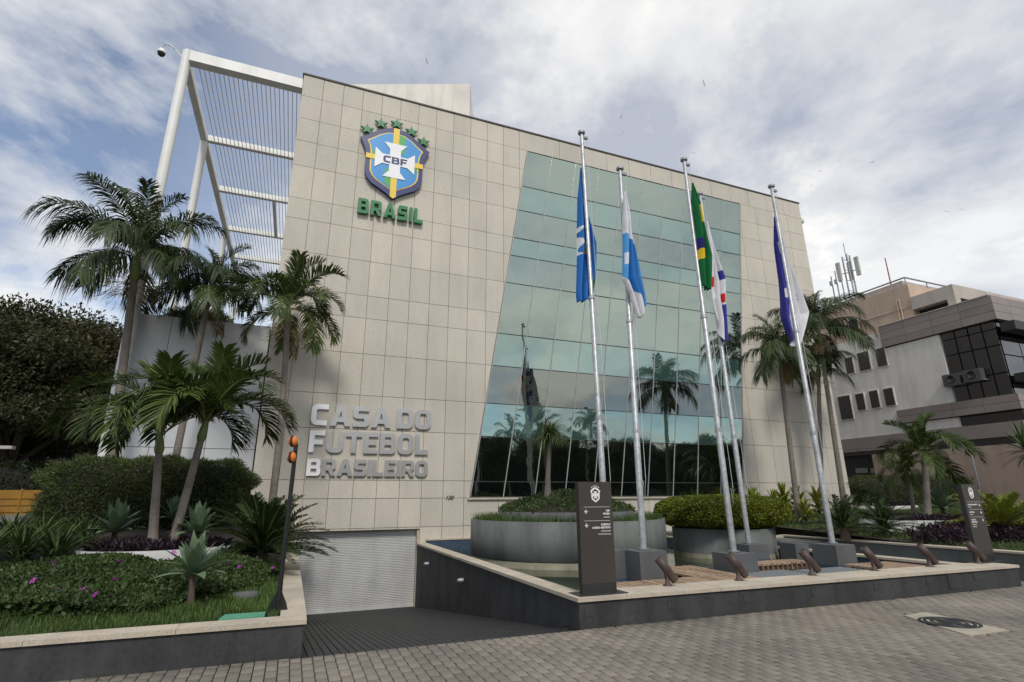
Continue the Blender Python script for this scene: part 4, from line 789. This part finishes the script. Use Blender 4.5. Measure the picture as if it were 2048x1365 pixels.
for i, (u_, v_, s) in enumerate([(40, 1120, .95), (110, 1122, .95), (165, 1095, .85), (-30, 1125, 1.), (80, 1090, .9), (20, 1085, .9)]):
    q = onground(u_, v_, gz); clump('strap_lily', 'dark green strap leaved lily clump left of the oval planter', 'lily', q, 110, .78*s, .032, 'strap_leaf', 'strap leaved lilies beside the oval planter', 60+i)
for i, (u_, v_, Y_, s) in enumerate([(1520, 1050, 14.2, 1.1), (1555, 1045, 14.9, 1.2), (1600, 1040, 15.3, 1.25), (1640, 1035, 15.6, 1.2), (1570, 1020, 16., 1.4), (1615, 1058, 13.6, .9), (1510, 1030, 15.8, 1.3)]):
    p = aty(u_, v_, Y_); rosette('variegated_shrub', 'yellow green long leaved shrub behind the dome hedge under the palms', 'shrub', (p[0], p[1], float(gzr(p[0], p[1]))), YL, 46, s*.95, .12, 'yellow green shrubs behind the dome hedge', seed=90+i, dz=.3)
DR = [meshnp('leaf', *bladeleaf(.95, .06, e, d, wprof=(.7, .9, 1, .9, .7, .4, .05)), ['strap_leaf'], smooth=True) for e, d in [(80, 10), (55, 20), (30, 30), (5, 35), (-20, 30)]]
p = aty(2046, 905, 11.); rosette('dracaena', 'spiky dark dracaena head leaning in beside the tan neighbouring wall', 'dracaena', (p[0]+.15, 11., float(gzr(p[0], 11))), DR, 60, 1., p[2]-float(gzr(p[0], 11))-.1, seed=77, dz=.35)
# ponytail palm on the tiered planter
pn = thing('ponytail_palm', 'small ponytail palm with drooping thin leaves on the round tiered planter', 'palm', (6.5, 13.6, 1.8)); MB().tube([(6.48, 13.6, 1.7), (6.50, 13.6, 2.2), (6.56, 13.6, 2.9), (6.60, 13.6, 3.3)], [.10, .07, .055, .05], 12).build('trunk', 'trunk_palm', pn)
PV, PF = [], []
for i in range(420):
    L = random.uniform(.55, .95); V, F = bladeleaf(L, .022, random.uniform(5, 88), random.uniform(90, 150), 7, .1); a = random.uniform(0, 6.283); ca, sa = math.cos(a), math.sin(a)
    PV.append(np.stack([V[:, 0]*ca-V[:, 1]*sa+6.60, V[:, 0]*sa+V[:, 1]*ca+13.6, V[:, 2]+3.28], 1)); PF.append(F+21*i)
npobj('leaf_tuft', np.concatenate(PV), np.concatenate(PF), 'pony_leaf', pn, kind='stuff')
# --- oval planters
def oval(label, c, rx, ry, z0, z1, group=None):
    t_ = thing('oval_planter', label, 'planter', (*c, z0), group); m = MB(); n = 56; V = []
    for (k, z) in [(1., z0), (1.04, z1), (.96, z1), (.95, z1-.08)]: V += [(c[0]+rx*k*math.cos(2*math.pi*i/n), c[1]+ry*k*math.sin(2*math.pi*i/n), z) for i in range(n)]
    m.add(V, [(r*n+i, r*n+(i+1) % n, (r+1)*n+(i+1) % n, (r+1)*n+i) for r in range(3) for i in range(n)], 0, True); m.build('pot', 'white_pot', t_)
    MB().add([(c[0]+rx*.955*math.cos(2*math.pi*i/n), c[1]+ry*.955*math.sin(2*math.pi*i/n), z1-.06) for i in range(n)], [tuple(range(n))]).build('soil', 'soil', t_)
    a = rng.uniform(0, 6.283, 2600); rr = np.sqrt(rng.uniform(0, 1, 2600))*.93; V, F = leaves(np.stack([c[0]+rx*rr*np.cos(a), c[1]+ry*rr*np.sin(a), z1-.05+rng.uniform(0, .1, 2600)], 1), .13, .6, .25); npobj('purple_leaves', V, F, 'purple_leaf', t_, kind='stuff')
    return t_
L_, R__ = onground(158, 1112, gz), onground(463, 1108, gz); Fm = onground(310, 1128, gz); cxo = (L_[0]+R__[0])/2; rxo = abs(R__[0]-L_[0])/2; cyo = Fm[1]+.95
oval('long white oval planter holding two palms and purple leaves', (cxo, cyo), rxo, .95, Fm[2]-.25, Fm[2]+.20)
L_, R__ = onground(1795, 1056, gzr), onground(1925, 1058, gzr); Fm = onground(1855, 1084, gzr); oval('pale oval planter in the right garden under the low palm', ((L_[0]+R__[0])/2+.2, (L_[1]+R__[1])/2+.4), 1.9, 1.3, Fm[2]-.2, Fm[2]+.42)
q = aty(1770, 1030, 16.5); oval('second pale oval planter at the foot of the dark hedge', (q[0]+.3, 16.6), 1.5, .9, .9, 1.3)
# --- ground cover, lawn, flowers
poly = [onground(u_, v_, gz)[:2] for u_, v_ in [(-60, 1245), (120, 1240), (300, 1228), (420, 1205), (520, 1175), (560, 1148), (500, 1125), (455, 1128), (310, 1138), (170, 1130), (60, 1140), (-60, 1150)]]
P = scatter(poly, 42000); hb = .10+.07*np.sin(P[:, 0]*3.1)*np.cos(P[:, 1]*2.7)+rng.uniform(0, .05, len(P)); P3 = np.column_stack([P, gz(P[:, 0], P[:, 1])+hb]); V, F = leaves(P3, .048, .5, .62)
P = scatter(poly, 14000); P3b = np.column_stack([P, gz(P[:, 0], P[:, 1])+rng.uniform(0, .1, len(P))]); V2, F2 = leaves(P3b, .07, .3, .6)
npobj('ground_cover', np.concatenate([V, V2]), np.concatenate([F, F2+len(V)]), 'cover_leaf', None, label='low leafy ground cover spreading before the oval planter', cat='ground cover', kind='stuff')
FL = MB()
for k in range(5):
    a = k*1.2566; FL.add([(0, 0, 0), (.035*math.cos(a-.45), .035*math.sin(a-.45), .018), (.055*math.cos(a), .055*math.sin(a), .012), (.035*math.cos(a+.45), .035*math.sin(a+.45), .018)], [(0, 1, 2, 3)])
flm = FL.mesh('petals', 'flower')
for u_, v_ in [(247, 1119), (343, 1126), (100, 1150), (236, 1147), (224, 1186), (109, 1211), (158, 1212), (184, 1221), (454, 1149), (475, 1158), (543, 1147), (541, 1158), (60, 1190), (300, 1170), (410, 1140)]:
    p = onground(u_, v_+5, gz); o = put('flower', flm, None, (p[0], p[1], p[2]+.19), (-.6+random.uniform(-.3, .3), random.uniform(-.3, .3), random.uniform(0, 6))); tag(o, 'single small magenta flower in the low ground cover', 'flower', 'magenta flowers in the ground cover')
lawn = [(-9, yf(-9)+.27), (.02, yf(0)+.27), (.02, 12.5), (-.6, 12.5), (-1., 10), (-9, 10)]
P = scatter(lawn, 80000); P = P[~inpoly(P, [(-.66, 7.40), (-.1, 7.38), (-.1, 7.76), (-.62, 7.78)])]; P3 = np.column_stack([P, gz(P[:, 0], P[:, 1])-.01]); V, F = blades(P3, .075, .010, .7); npobj('lawn', V, F, 'grass_leaf', None, label='short green lawn strip behind the granite cap', cat='lawn', kind='stuff')
MB().lathe((*onground(490, 1196, gz)[:2], onground(490, 1196, gz)[2]+.05), [(.16, -.05), (.16, .02), (.001, .025)], 24).build('lawn_hatch', 'plinth', None, 'round grey hatch cover sunk in the lawn', 'hatch')
# right garden purple ground cover and lawn
gp = [(14.6, 6.9), (31, 6.9), (31, 16.8), (14.6, 16.8)]
pl = [onground(u_, v_, gzr)[:2] for u_, v_ in [(1810, 1085), (1900, 1092), (2060, 1085), (2070, 1050), (1960, 1040), (1905, 1062)]]
P = scatter(pl, 9000); V, F = leaves(np.column_stack([P, gzr(P[:, 0], P[:, 1])+rng.uniform(0, .32, len(P))]), .12, .6, .28); npobj('purple_bed', V, F, 'purple_leaf', None, label='dark purple leafy bed beside the far direction totem', cat='ground cover', kind='stuff')
P = scatter(gp, 60000); V, F = blades(np.column_stack([P, gzr(P[:, 0], P[:, 1])-.01]), .09, .016, .7); npobj('right_lawn', V, F, 'grass_leaf', None, label='green grass of the garden bed past the pool', cat='lawn', kind='stuff').name = 'lawn'
# --- hedges
def hedge(label, x0, x1, y0, y1, z0, z1, n, leaf, size, rnd_=.12, name='hedge', asp=.35, group=None):
    t_ = thing(name, label, 'hedge', ((x0+x1)/2, (y0+y1)/2, z0), group); c = np.array([(x0+x1)/2, (y0+y1)/2, (z0+z1)/2]); h = np.array([(x1-x0)/2, (y1-y0)/2, (z1-z0)/2]); e = 4.5
    def sup(nn_):
        d = rng.normal(size=(nn_, 3)); d /= (np.abs(d)**e).sum(1)[:, None]**(1/e); return d
    d = sup(n); wob = 1+.05*np.sin(d[:, 0]*9+1)*np.cos(d[:, 2]*6)+.04*np.sin(d[:, 0]*23+d[:, 2]*11)+.03*np.sin(d[:, 0]*41+d[:, 1]*30); P = c+d*h*(wob-rng.uniform(0, rnd_, n)*1.0)[:, None]; P = P[P[:, 2] > z0]
    nr_ = (P-c)/h; nr_ /= np.linalg.norm(nr_, axis=1)[:, None]; V, F = leaves(P, size, .35, asp, nr_*.9); npobj('foliage', V, F, leaf, t_, kind='stuff')
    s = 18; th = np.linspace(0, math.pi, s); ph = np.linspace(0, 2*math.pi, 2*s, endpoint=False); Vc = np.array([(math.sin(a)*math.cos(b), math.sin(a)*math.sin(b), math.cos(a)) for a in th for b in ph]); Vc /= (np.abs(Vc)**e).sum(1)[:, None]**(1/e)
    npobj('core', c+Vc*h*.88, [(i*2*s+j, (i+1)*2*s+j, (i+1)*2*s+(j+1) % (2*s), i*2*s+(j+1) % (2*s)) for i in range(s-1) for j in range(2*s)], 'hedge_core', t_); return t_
a_, b_ = aty(80, 1000, 15.4), aty(503, 1000, 15.4); zt = aty(300, 921, 14.9)[2]
hl = hedge('long dark clipped hedge behind the oval planter and palms', a_[0], b_[0], 14.7, 16.2, 1.0, zt+.06, 90000, 'hedge_leaf', .085, .16, asp=.16)
for i in range(26):
    x = random.uniform(a_[0]+.3, b_[0]-.3); y = random.uniform(14.9, 15.6); MB().tube([(x, y, 1.0), (x+random.uniform(-.1, .1), y, 1.3), (x+random.uniform(-.4, .4), y-.2, 1.9)], [.03, .025, .012], 6).build('stem', 'bark', hl)
hd = thing('dome_hedge', 'clipped rounded yellow green hedge on the smaller dark planter', 'hedge', (11.5, 12.67, .85)); nL = 42000
d = rng.normal(size=(nL, 3)); e_ = 3.; d /= (np.abs(d)**e_).sum(1)[:, None]**(1/e_); hh = np.array([1.66, 1.6, .44]); cH = np.array([11.5, 12.67, 1.30]); P = cH+d*hh*(1.0-rng.uniform(0, .10, nL)+.025*np.sin(d[:, 0]*14)*np.sin(d[:, 1]*12+d[:, 2]*5))[:, None]
V, F = leaves(P, .055, .3, .6, d*1.0); npobj('foliage', V, F, 'dome_leaf', hd, kind='stuff')
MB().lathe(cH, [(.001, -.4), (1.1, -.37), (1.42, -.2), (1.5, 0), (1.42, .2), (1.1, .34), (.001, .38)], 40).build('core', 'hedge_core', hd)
a_, b_ = aty(1705, 1000, 17.5), aty(1945, 1000, 17.5); hedge('dark green hedge at the foot of the neighbouring block', a_[0], b_[0]+1, 16.9, 18.6, 1.1, aty(1800, 952, 17.)[2], 60000, 'hedge_leaf', .07, .10, asp=.25)
p = aty(395, 622, 19.5); hedge('bushy plants growing on top of the white panel block', p[0]-.9, p[0]+1., 19, 20.2, 6.9, 7.75, 7000, 'hedge_leaf', .16, .3, 'rooftop_plants', .15)
# --- trees
def tree_meshes(seed, H_, Rr, leaf, ncl=70, per=330, size=.26):
    r = np.random.default_rng(seed); m = MB(); tr = []
    m.tube([(0, 0, -.2), (.1, 0, H_*.2), (.05, .1, H_*.42)], [.32, .25, .2], 10)
    cl = []
    for i in range(ncl):
        a = r.uniform(0, 6.283); el = r.uniform(-.25, 1.); rad = Rr*r.uniform(.45, 1.08)*math.sqrt(max(.05, 1-max(0, el)**2*.8)); cl.append((rad*math.cos(a), rad*math.sin(a), H_*.58+el*H_*.40))
    for i in range(14):
        c = np.array(cl[i*5 % ncl]); b = np.array([.05, .1, H_*.4]); mid = (b+c)/2+np.array([0, 0, -.3]); m.tube([b*.9, mid, c], [.13, .08, .03], 6)
    P, Nn = [], []
    for c in cl:
        s = Rr*r.uniform(.10, .27); d = r.normal(size=(per, 3)); d /= np.linalg.norm(d, axis=1)[:, None]; q = d*s*r.uniform(.5, 1.05, (per, 1))*np.array([1.25, 1.25, .7]); P.append(np.array(c)+q); Nn.append(d)
    V, F = leaves(np.concatenate(P), size, .1, .42, np.concatenate(Nn)*.6)
    return m.mesh('trunk', 'bark'), meshnp('crown', V, F, leaf)
TR = [tree_meshes(1, 10.5, 5.2, 'tree_leaf', 190, 620, .19), tree_meshes(2, 9.5, 4.8, 'tree_leaf_b', 150, 480, .20)]
def tree(label, x, y, z, k, sc, rz, group):
    t_ = thing('tree', label, 'tree', (x, y, z), group); put('trunk', TR[k][0], t_, (x, y, z), (0, 0, rz), sc); put('crown', TR[k][1], t_, (x, y, z), (0, 0, rz), sc)
tree('big dark reddish green tree beyond the hedge beside the pergola', -13.0, 34, -.9, 0, 1.12, .4, 'trees beyond the driveway')
tree('broad dark tree behind the street lamp and yellow barrier', -17.6, 36, -.8, 0, 1.15, 2.2, 'trees beyond the driveway')
tree('deep green tree behind the reddish tree', -14.5, 42, -.6, 1, 1.2, 1., 'trees beyond the driveway'); tree('outer dark tree at the far end of the yellow barrier', -22, 34, -.6, 1, 1.15, 3., 'trees beyond the driveway')
# across the street (seen mirrored in the glass wall)
for i, (x, y, s) in enumerate([(-9, -25, .9), (-4, -24, .85), (1, -27, .95), (6, -24, .85), (11, -26, .95), (15.5, -23, .8), (20, -26, .95), (25, -24, .85), (30, -26, 1.), (36, -25, .95), (41.5, -27, 1.), (47, -25, .95), (53, -27, 1.05), (59, -26, 1.), (65, -28, 1.05)]): tree('dark street tree across the road, mirrored in the glass wall', x, y, -1.6, i % 2, s, i*1.3, 'street trees across the road')
for i, (x, y, h) in enumerate([(13.5, -15, 7.6), (20, -17, 7.4), (23, -15, 7.8), (30, -18, 8.4)]): palm('feathery street palm across the pavement, mirrored in the glass wall', (x, y, 0), (x+.1, y, h), .14, .11, FR_TALL, 14, .9, 'street palms mirrored in the glass', .8, 1, 200+i, order=ORD)
# ================================================================ NEIGHBOURING BLOCK (its long side is the plane X = NX)
NX = 32.; g8 = lambda a, b: (1440+a/2.202, 460+b/2.202)
nb = thing('neighbour_block', 'tan and white office block with grey granite bands and dark windows', 'building', (38, 24, 0))
def yz(a, b): p = atx(*g8(a, b), NX); return p[1], p[2]
YN = 14.4; YFAR = 46.
def face(y0, y1, z0, z1, m, x=0., th=.2, name='wall'): return MB().box(NX+x, NX+x+th, min(y0, y1), max(y0, y1), z0, z1).build(name, m, nb)
def facef(x0, x1, z0, z1, m, y=0., th=.2, name='wall'): return MB().box(x0, x1, YN+y, YN+y+th, z0, z1).build(name, m, nb)
MB().box(NX+.45, 70, YN+.45, YFAR, 0, 11.4).build('core', 'n_frame', nb)
# long side: white wall, bands, glass
yb, zb_ = yz(695, 430); yw, _ = yz(955, 460)
face(yw, YFAR, 6.35-2.0, 11.2, 'n_white', .12, .3)                  # white storeys
ZB0, ZB1 = 10.22, 11.49
def granite_run(axis, a0, a1, z0, z1, rows_, pitch):
    n_ = max(1, round((a1-a0)/pitch))
    for r in range(rows_):
        for i in range(n_):
            p0, p1 = a0+(a1-a0)*i/n_, a0+(a1-a0)*(i+1)/n_-.015; q0, q1 = z0+(z1-z0)*r/rows_, z0+(z1-z0)*(r+1)/rows_-.015
            if axis == 'y': MB().box(NX, NX+.08, p0, p1, q0, q1).build('granite_slab', 'n_granite', nb)
            else: MB().box(p0, p1, YN, YN+.08, q0, q1).build('granite_slab', 'n_granite', nb)
granite_run('y', YN+.085, yb, ZB0, ZB1, 3, 1.5); granite_run('x', NX, NX+16, ZB0, ZB1, 3, 1.5)
face(YN+.1, yb, ZB0-.05, ZB1-.02, 'n_frame', .09, .3, 'band_core'); facef(NX+.12, NX+16, ZB0-.05, ZB1-.02, 'n_frame', .09, .3, 'band_core')
face(YN-.0+.1, yb+.0, ZB1, ZB1+.05, 'n_conc', -.03, .5, 'band_cap')
# dark glazed corner
zg0 = 6.46
for k in range(4):
    y0 = YN+.25+(yw-YN-.3)*k/4; y1 = YN+.25+(yw-YN-.3)*(k+1)/4-.06
    for z0, z1 in [(zg0, 7.5), (7.56, 8.9), (8.96, 9.75), (9.8, ZB0-.06)]: MB().box(NX+.2, NX+.23, y0, y1, z0, z1).build('window_pane', 'glass_dark', nb)
for k in range(6):
    x0 = NX+.3+1.6*k
    for z0, z1 in [(zg0, 7.3), (7.36, 8.4), (8.46, 9.4), (9.46, ZB0-.06)]: MB().box(x0, x0+1.53, YN+.22, YN+.25, z0, z1).build('window_pane', 'glass_dark', nb)
for z0, z1 in [(9.55, 10.0), (7.0, 7.4)]: facef(NX+.2, NX+8, z0, z1, 'n_frame', -.55, .6, 'sun_shade')
granite_run('y', YN+.085, yz(775, 795)[0], 5.69, 6.44, 2, 1.5); granite_run('x', NX, NX+16, 5.69, 6.44, 2, 1.5)
face(YN+.1, yz(775, 795)[0], 5.65, 6.42, 'n_frame', .09, .3, 'band_core'); facef(NX+.12, NX+16, 5.65, 6.42, 'n_frame', .09, .3, 'band_core')
face(YN+.1, YFAR, 5.16, 5.62, 'glass_dark', .25, .1, 'strip_window'); face(YN+.1, YFAR, 4.45, 5.14, 'n_granite', .05, .35, 'band'); face(YN+.1, YFAR, 4.1, 4.43, 'glass_dark', .25, .1, 'strip_window')
facef(NX+.3, NX+16, 4.45, 5.64, 'n_granite', .08, .3, 'band')
face(YN+.1, 22.1, -.05, 4.08, 'n_lowtan', .0, .35, 'lower_wall'); facef(NX+.02, NX+16, -.05, 4.4, 'n_lowtan', .02, .3, 'lower_wall'); face(22.2, YFAR, -.05, 2.75, 'n_lowtan', .1, .3, 'lower_wall')
for a0, a1 in [(580, 630), (645, 680)]:
    y0, z0 = yz(a0, 1072); y1, z1 = yz(a1, 1048); MB().box(NX+.38, NX+.42, y1, y0, z0, z1).build('window_pane', 'glass_spandrel', nb)
# punched windows of the white storeys
for a0, b0, a1, b1 in [(515, 740, 585, 830), (592, 728, 640, 790), (652, 715, 703, 780), (715, 705, 770, 770), (600, 548, 663, 612), (678, 530, 735, 595), (545, 570, 590, 628), (563, 402, 607, 432), (470, 420, 520, 450)]:
    y0, z1 = yz(a0, (b0*2+b0-8)/3); y1, z0 = yz(a1, b1)
    wf = MB().box(NX+.06, NX+.125, min(y0, y1)-.05, max(y0, y1)+.05, min(z0, z1)-.05, max(z0, z1)+.05).build('window', 'n_white', nb); MB().box(NX+.045, NX+.062, min(y0, y1), max(y0, y1), min(z0, z1), max(z0, z1)).build('pane', 'glass_dark', wf)
# upper tan storey and set-back top floor
yt, ztt = yz(805, 235); MB().box(NX+.4, NX+9, yt, YFAR, 11.2, ztt).build('tan_storey', 'n_tan', nb)
MB().box(NX+.36, NX+.42, yt+.1, YFAR, 12.25, 12.32).build('string_course', 'n_conc', nb)
for k in (0, .35): y0, _ = yz(770+k*40, 360); MB().tube([(NX+.33, y0, 11.5), (NX+.33, y0, 12.9)], .04, 8).build('downpipe', 'n_tan', nb)
y2, z2 = yz(1005, 235); zf = z2-.75
MB().box(NX+.3, 62, y2, yt-.02, zf, z2).build('top_fascia', 'n_conc', nb); MB().box(NX+.9, 62, y2+.5, yt-.02, 11.2, zf).build('top_floor', 'n_frame', nb)
for k in range(3): y0 = y2+.3+(yt-y2-.5)*k/3; MB().box(NX+.7, NX+.74, y0, y0+(yt-y2-.5)/3-.08, 11.55, zf-.35).build('window_pane', 'glass_dark', nb)
MB().box(NX+.3, NX+.75, y2, y2+.4, 11.45, zf).build('corner_pillar', 'n_conc', nb)
for k in range(5): MB().box(NX+1.2+2.1*k, NX+3.1+2.1*k, y2+.42, y2+.46, 11.5, zf-.1).build('window_pane', 'glass_dark', nb)
y3, z3 = yz(860, 225); MB().box(NX+1, NX+14, yt+.6, yt+8, ztt-.05, ztt+.55).build('roof_tank_room', 'n_conc', nb)
rp = MB()
rp.tube([(NX+.8, yt+.3, ztt+.6), (NX+14, yt+.3, ztt+.6)], .05, 6); rp.tube([(NX+.8, yt+.3, ztt+.6), (NX+.8, yt+9, ztt+.6)], .05, 6)
for k in range(7): rp.tube([(NX+.8+2*k, yt+.3, ztt-.1), (NX+.8+2*k, yt+.3, ztt+.6)], .035, 6)
rp.build('roof_rail', 'galv', nb)
# air conditioners under the dark glass
for a_, b_, w_ in [(1030, 660, 'next to the white wall'), (1120, 640, 'nearer the granite corner')]:
    y_, z_ = yz(a_, b_); ac = thing('air_conditioner', 'dark air conditioner under the glazed bay of the tan block, '+w_, 'air conditioner', (NX-.2, y_, z_-.35), 'air conditioners on the tan block')
    MB().box(NX-.25, NX+.15, y_-.4, y_+.4, z_-.28, z_+.28).build('case', 'ac_unit', ac); MB().lathe((NX-.252, y_, z_), [(.21, 0), (.21, -.02), (.17, -.02), (.17, .0), (.001, -.005)], 20, ax=(1, 0, 0)).build('fan_grille', 'n_frame', ac); MB().box(NX-.2, NX+.2, y_-.45, y_+.45, z_-.33, z_-.285).build('bracket', 'galv', ac)
# antennas on the roof
an = thing('antenna_mast', 'rooftop mobile antenna mast with white panel antennas', 'antenna', (*atx(1712, 590, 37.)[:2], 11.2)); p = atx(1708, 585, 37.); q = atx(1690, 488, 37.); tp = atx(1700, 505, 37.)
for dx, dy in ((0, 0), (.45, .1), (.2, .5)): MB().tube([(p[0]+dx, p[1]+dy, 11.2), (p[0]+dx, p[1]+dy, tp[2])], .06, 6).build('mast_leg', 'galv', an)
MB().tube([(p[0]+.2, p[1]+.2, tp[2]-.4), (p[0]+.2, p[1]+.2, tp[2]+1.0)], .03, 6).build('lightning_rod', 'galv', an)
br = MB()
for k in range(9):
    z = 12+(tp[2]-12.5)*k/8; br.tube([(p[0], p[1], z), (p[0]+.45, p[1]+.1, z+.3)], .025, 5); br.tube([(p[0]+.45, p[1]+.1, z), (p[0]+.2, p[1]+.5, z+.3)], .025, 5)
for s in (-1, 1): br.tube([(p[0]+.2, p[1]+.2, 14.5), (p[0]+.2, p[1]+.2+s*2.2, 11.4)], .05, 6)
br.build('bracing', 'galv', an)
for dx, dy in ((-.1, .75), (.2, -.5), (.6, .35)): MB().box(p[0]+dx-.08, p[0]+dx+.08, p[1]+dy-.14, p[1]+dy+.14, tp[2]-1.9, tp[2]-.45).build('panel_antenna', 'antenna', an); MB().tube([(p[0]+dx, p[1]+dy, tp[2]-1.4), (p[0]+.2, p[1]+.2, tp[2]-1.4)], .035, 5).build('arm', 'galv', an)
for k in range(3): MB().box(p[0]-.3, p[0]+.4, p[1]-1.6+k*.9, p[1]-1.0+k*.9, 11.2+1.6, 14.2).build('cabinet', 'galv', an)
an = thing('antenna_cluster', 'smaller cluster of rooftop antennas behind the palm', 'antenna', (*atx(1683, 560, 38.)[:2], 11.2)); p = atx(1683, 560, 38.)
for k in range(3): MB().tube([(p[0], p[1]+.4*k, 11.2), (p[0], p[1]+.4*k, p[2]+.6+.3*(k % 2))], .05, 6).build('mast_leg', 'galv', an); MB().box(p[0]-.2, p[0]-.05, p[1]+.4*k-.07, p[1]+.4*k+.08, p[2]-.2, p[2]+.15).build('panel_antenna', 'galv', an)
p = atx(1768, 517, 36.); p0 = atx(1782, 570, 36.); MB().tube([(p[0], p0[1], 12.5), (p[0], p0[1], p[2])], [.06, .03], 8).build('lightning_rod', 'street_red', None, 'thin reddish lightning rod on the tan roof', 'rod')
sp2 = MB(); p = onground(1972, 1030, gzr); q = aty(1958, 900, p[1]); sp2.tube([(p[0], p[1], p[2]-.1), (p[0], p[1], q[2])], .035, 8); sp2.build('slim_pole', 'galv', None, 'slim grey pole before the tan lower wall', 'pole')
# ================================================================ LEFT BACKGROUND
fb_ = thing('far_building', 'dark low building with white pillars behind the trees', 'building', (-22, 52, 1.2))
MB().box(-45, -9, 52.4, 60, 1.2, 9).build('wall', 'far_dark', fb_)
for x in np.arange(-44, -9, 2.6): MB().box(x-.35, x+.35, 52, 52.4, 1.2, 8.6).build('pillar', 'far_white', fb_)
for x in np.arange(-44, -11, 2.6):
    for z in (2., 5.2): MB().box(x+.5, x+2.1, 52.3, 52.38, z, z+2.2).build('window_pane', 'glass_dark', fb_)
yb_ = thing('barrier', 'yellow ribbed site barrier beside the driveway', 'barrier', (-13, 27, 1.2))
bxr = aty(102, 1010, 27.)[0]
for k in range(11): x0 = bxr-11+1.0*k; MB().box(x0+.02, x0+.98, 27, 27.06, .95, 2.12).build('panel', 'barrier', yb_); MB().box(x0-.04, x0+.015, 26.97, 27.1, .95, 2.17).build('post', 'barrier', yb_)
for z in (1.3, 1.55, 1.8): MB().box(bxr-11, bxr, 26.965, 26.998, z, z+.05).build('rib', 'barrier', yb_)
lp = thing('street_lamp', 'street lamp with flat white head before the dark trees', 'street lamp', (-14.2, 26, 1.2)); p = aty(0, 896, 26.); q = aty(28, 894, 26.)
MB().tube([(p[0]-1.2, 26, 1.2), (p[0]-1.2, 26, p[2]-.2), (p[0]-.9, 26, p[2]), (p[0], 26, p[2]+.03)], [.07, .06, .05, .04], 8).build('pole', 'galv', lp); MB().box(p[0]-.05, q[0], 25.85, 26.15, p[2]-.04, p[2]+.07).build('head', 'antenna', lp)
hedge('dark dense shrub row behind the yellow barrier under the trees', -30, -8.8, 29.5, 31.5, 1.0, 3.4, 30000, 'tree_leaf_b', .16, .3, 'shrub_row', .4)
# ================================================================ BIRDS
bm_ = MB().add([(0, .5, 0), (-.1, 0, .05), (0, -.35, 0), (.1, 0, .05), (-.6, .12, .22), (-1.15, -.12, .10), (-.6, -.08, .2), (.6, .12, .22), (1.15, -.12, .10), (.6, -.08, .2), (0, 0, -.09)], [(0, 1, 10), (0, 10, 3), (1, 2, 10), (10, 2, 3), (0, 3, 2, 1), (1, 4, 6), (4, 5, 6), (3, 9, 7), (7, 9, 8)]).mesh('bird', 'bird')
for u_, v_, dst in [(854, 123, 70), (1408, 167, 75), (1243, 234, 80), (1244, 268, 90), (1745, 325, 95), (1641, 343, 90), (1387, 307, 110), (1893, 424, 90), (1925, 420, 110), (1623, 372, 120)]:
    d = ray(u_, v_); d /= np.linalg.norm(d); o = put('bird', bm_, None, CAM+d*dst, (random.uniform(-.5, .5), random.uniform(-.6, .6), random.uniform(0, 6.28)), .4); tag(o, 'tiny dark soaring bird high in the cloudy sky', 'bird', 'birds in the sky')

# block across the street, seen mirrored in the glass
ob = thing('street_building', 'long plain building across the street, mirrored low in the glass wall', 'building', (12, -40, 0)); MB().box(-40, 90, -46, -38, 0, 6.0).build('wall', 'far_dark', ob)
for k in range(26): MB().box(-38+4*k, -36+4*k, -38.0, -37.95, 3.2, 5.2).build('window_pane', 'glass_dark', ob)

for i, (x, o_) in enumerate([(-1.6, 0), (-.4, 0), (-2.9, 0), (5.1, 0), (7.9, 0), (9.6, 0), (11.8, 0), (4.3, 0)]):
    clump('weed_tuft', 'tiny green weed tuft at the foot of the dark wall', 'weed', (x, yf(x)-.03, -.01), 14, .09, .008, 'grass_leaf', 'weeds at the foot of the walls', 300+i)
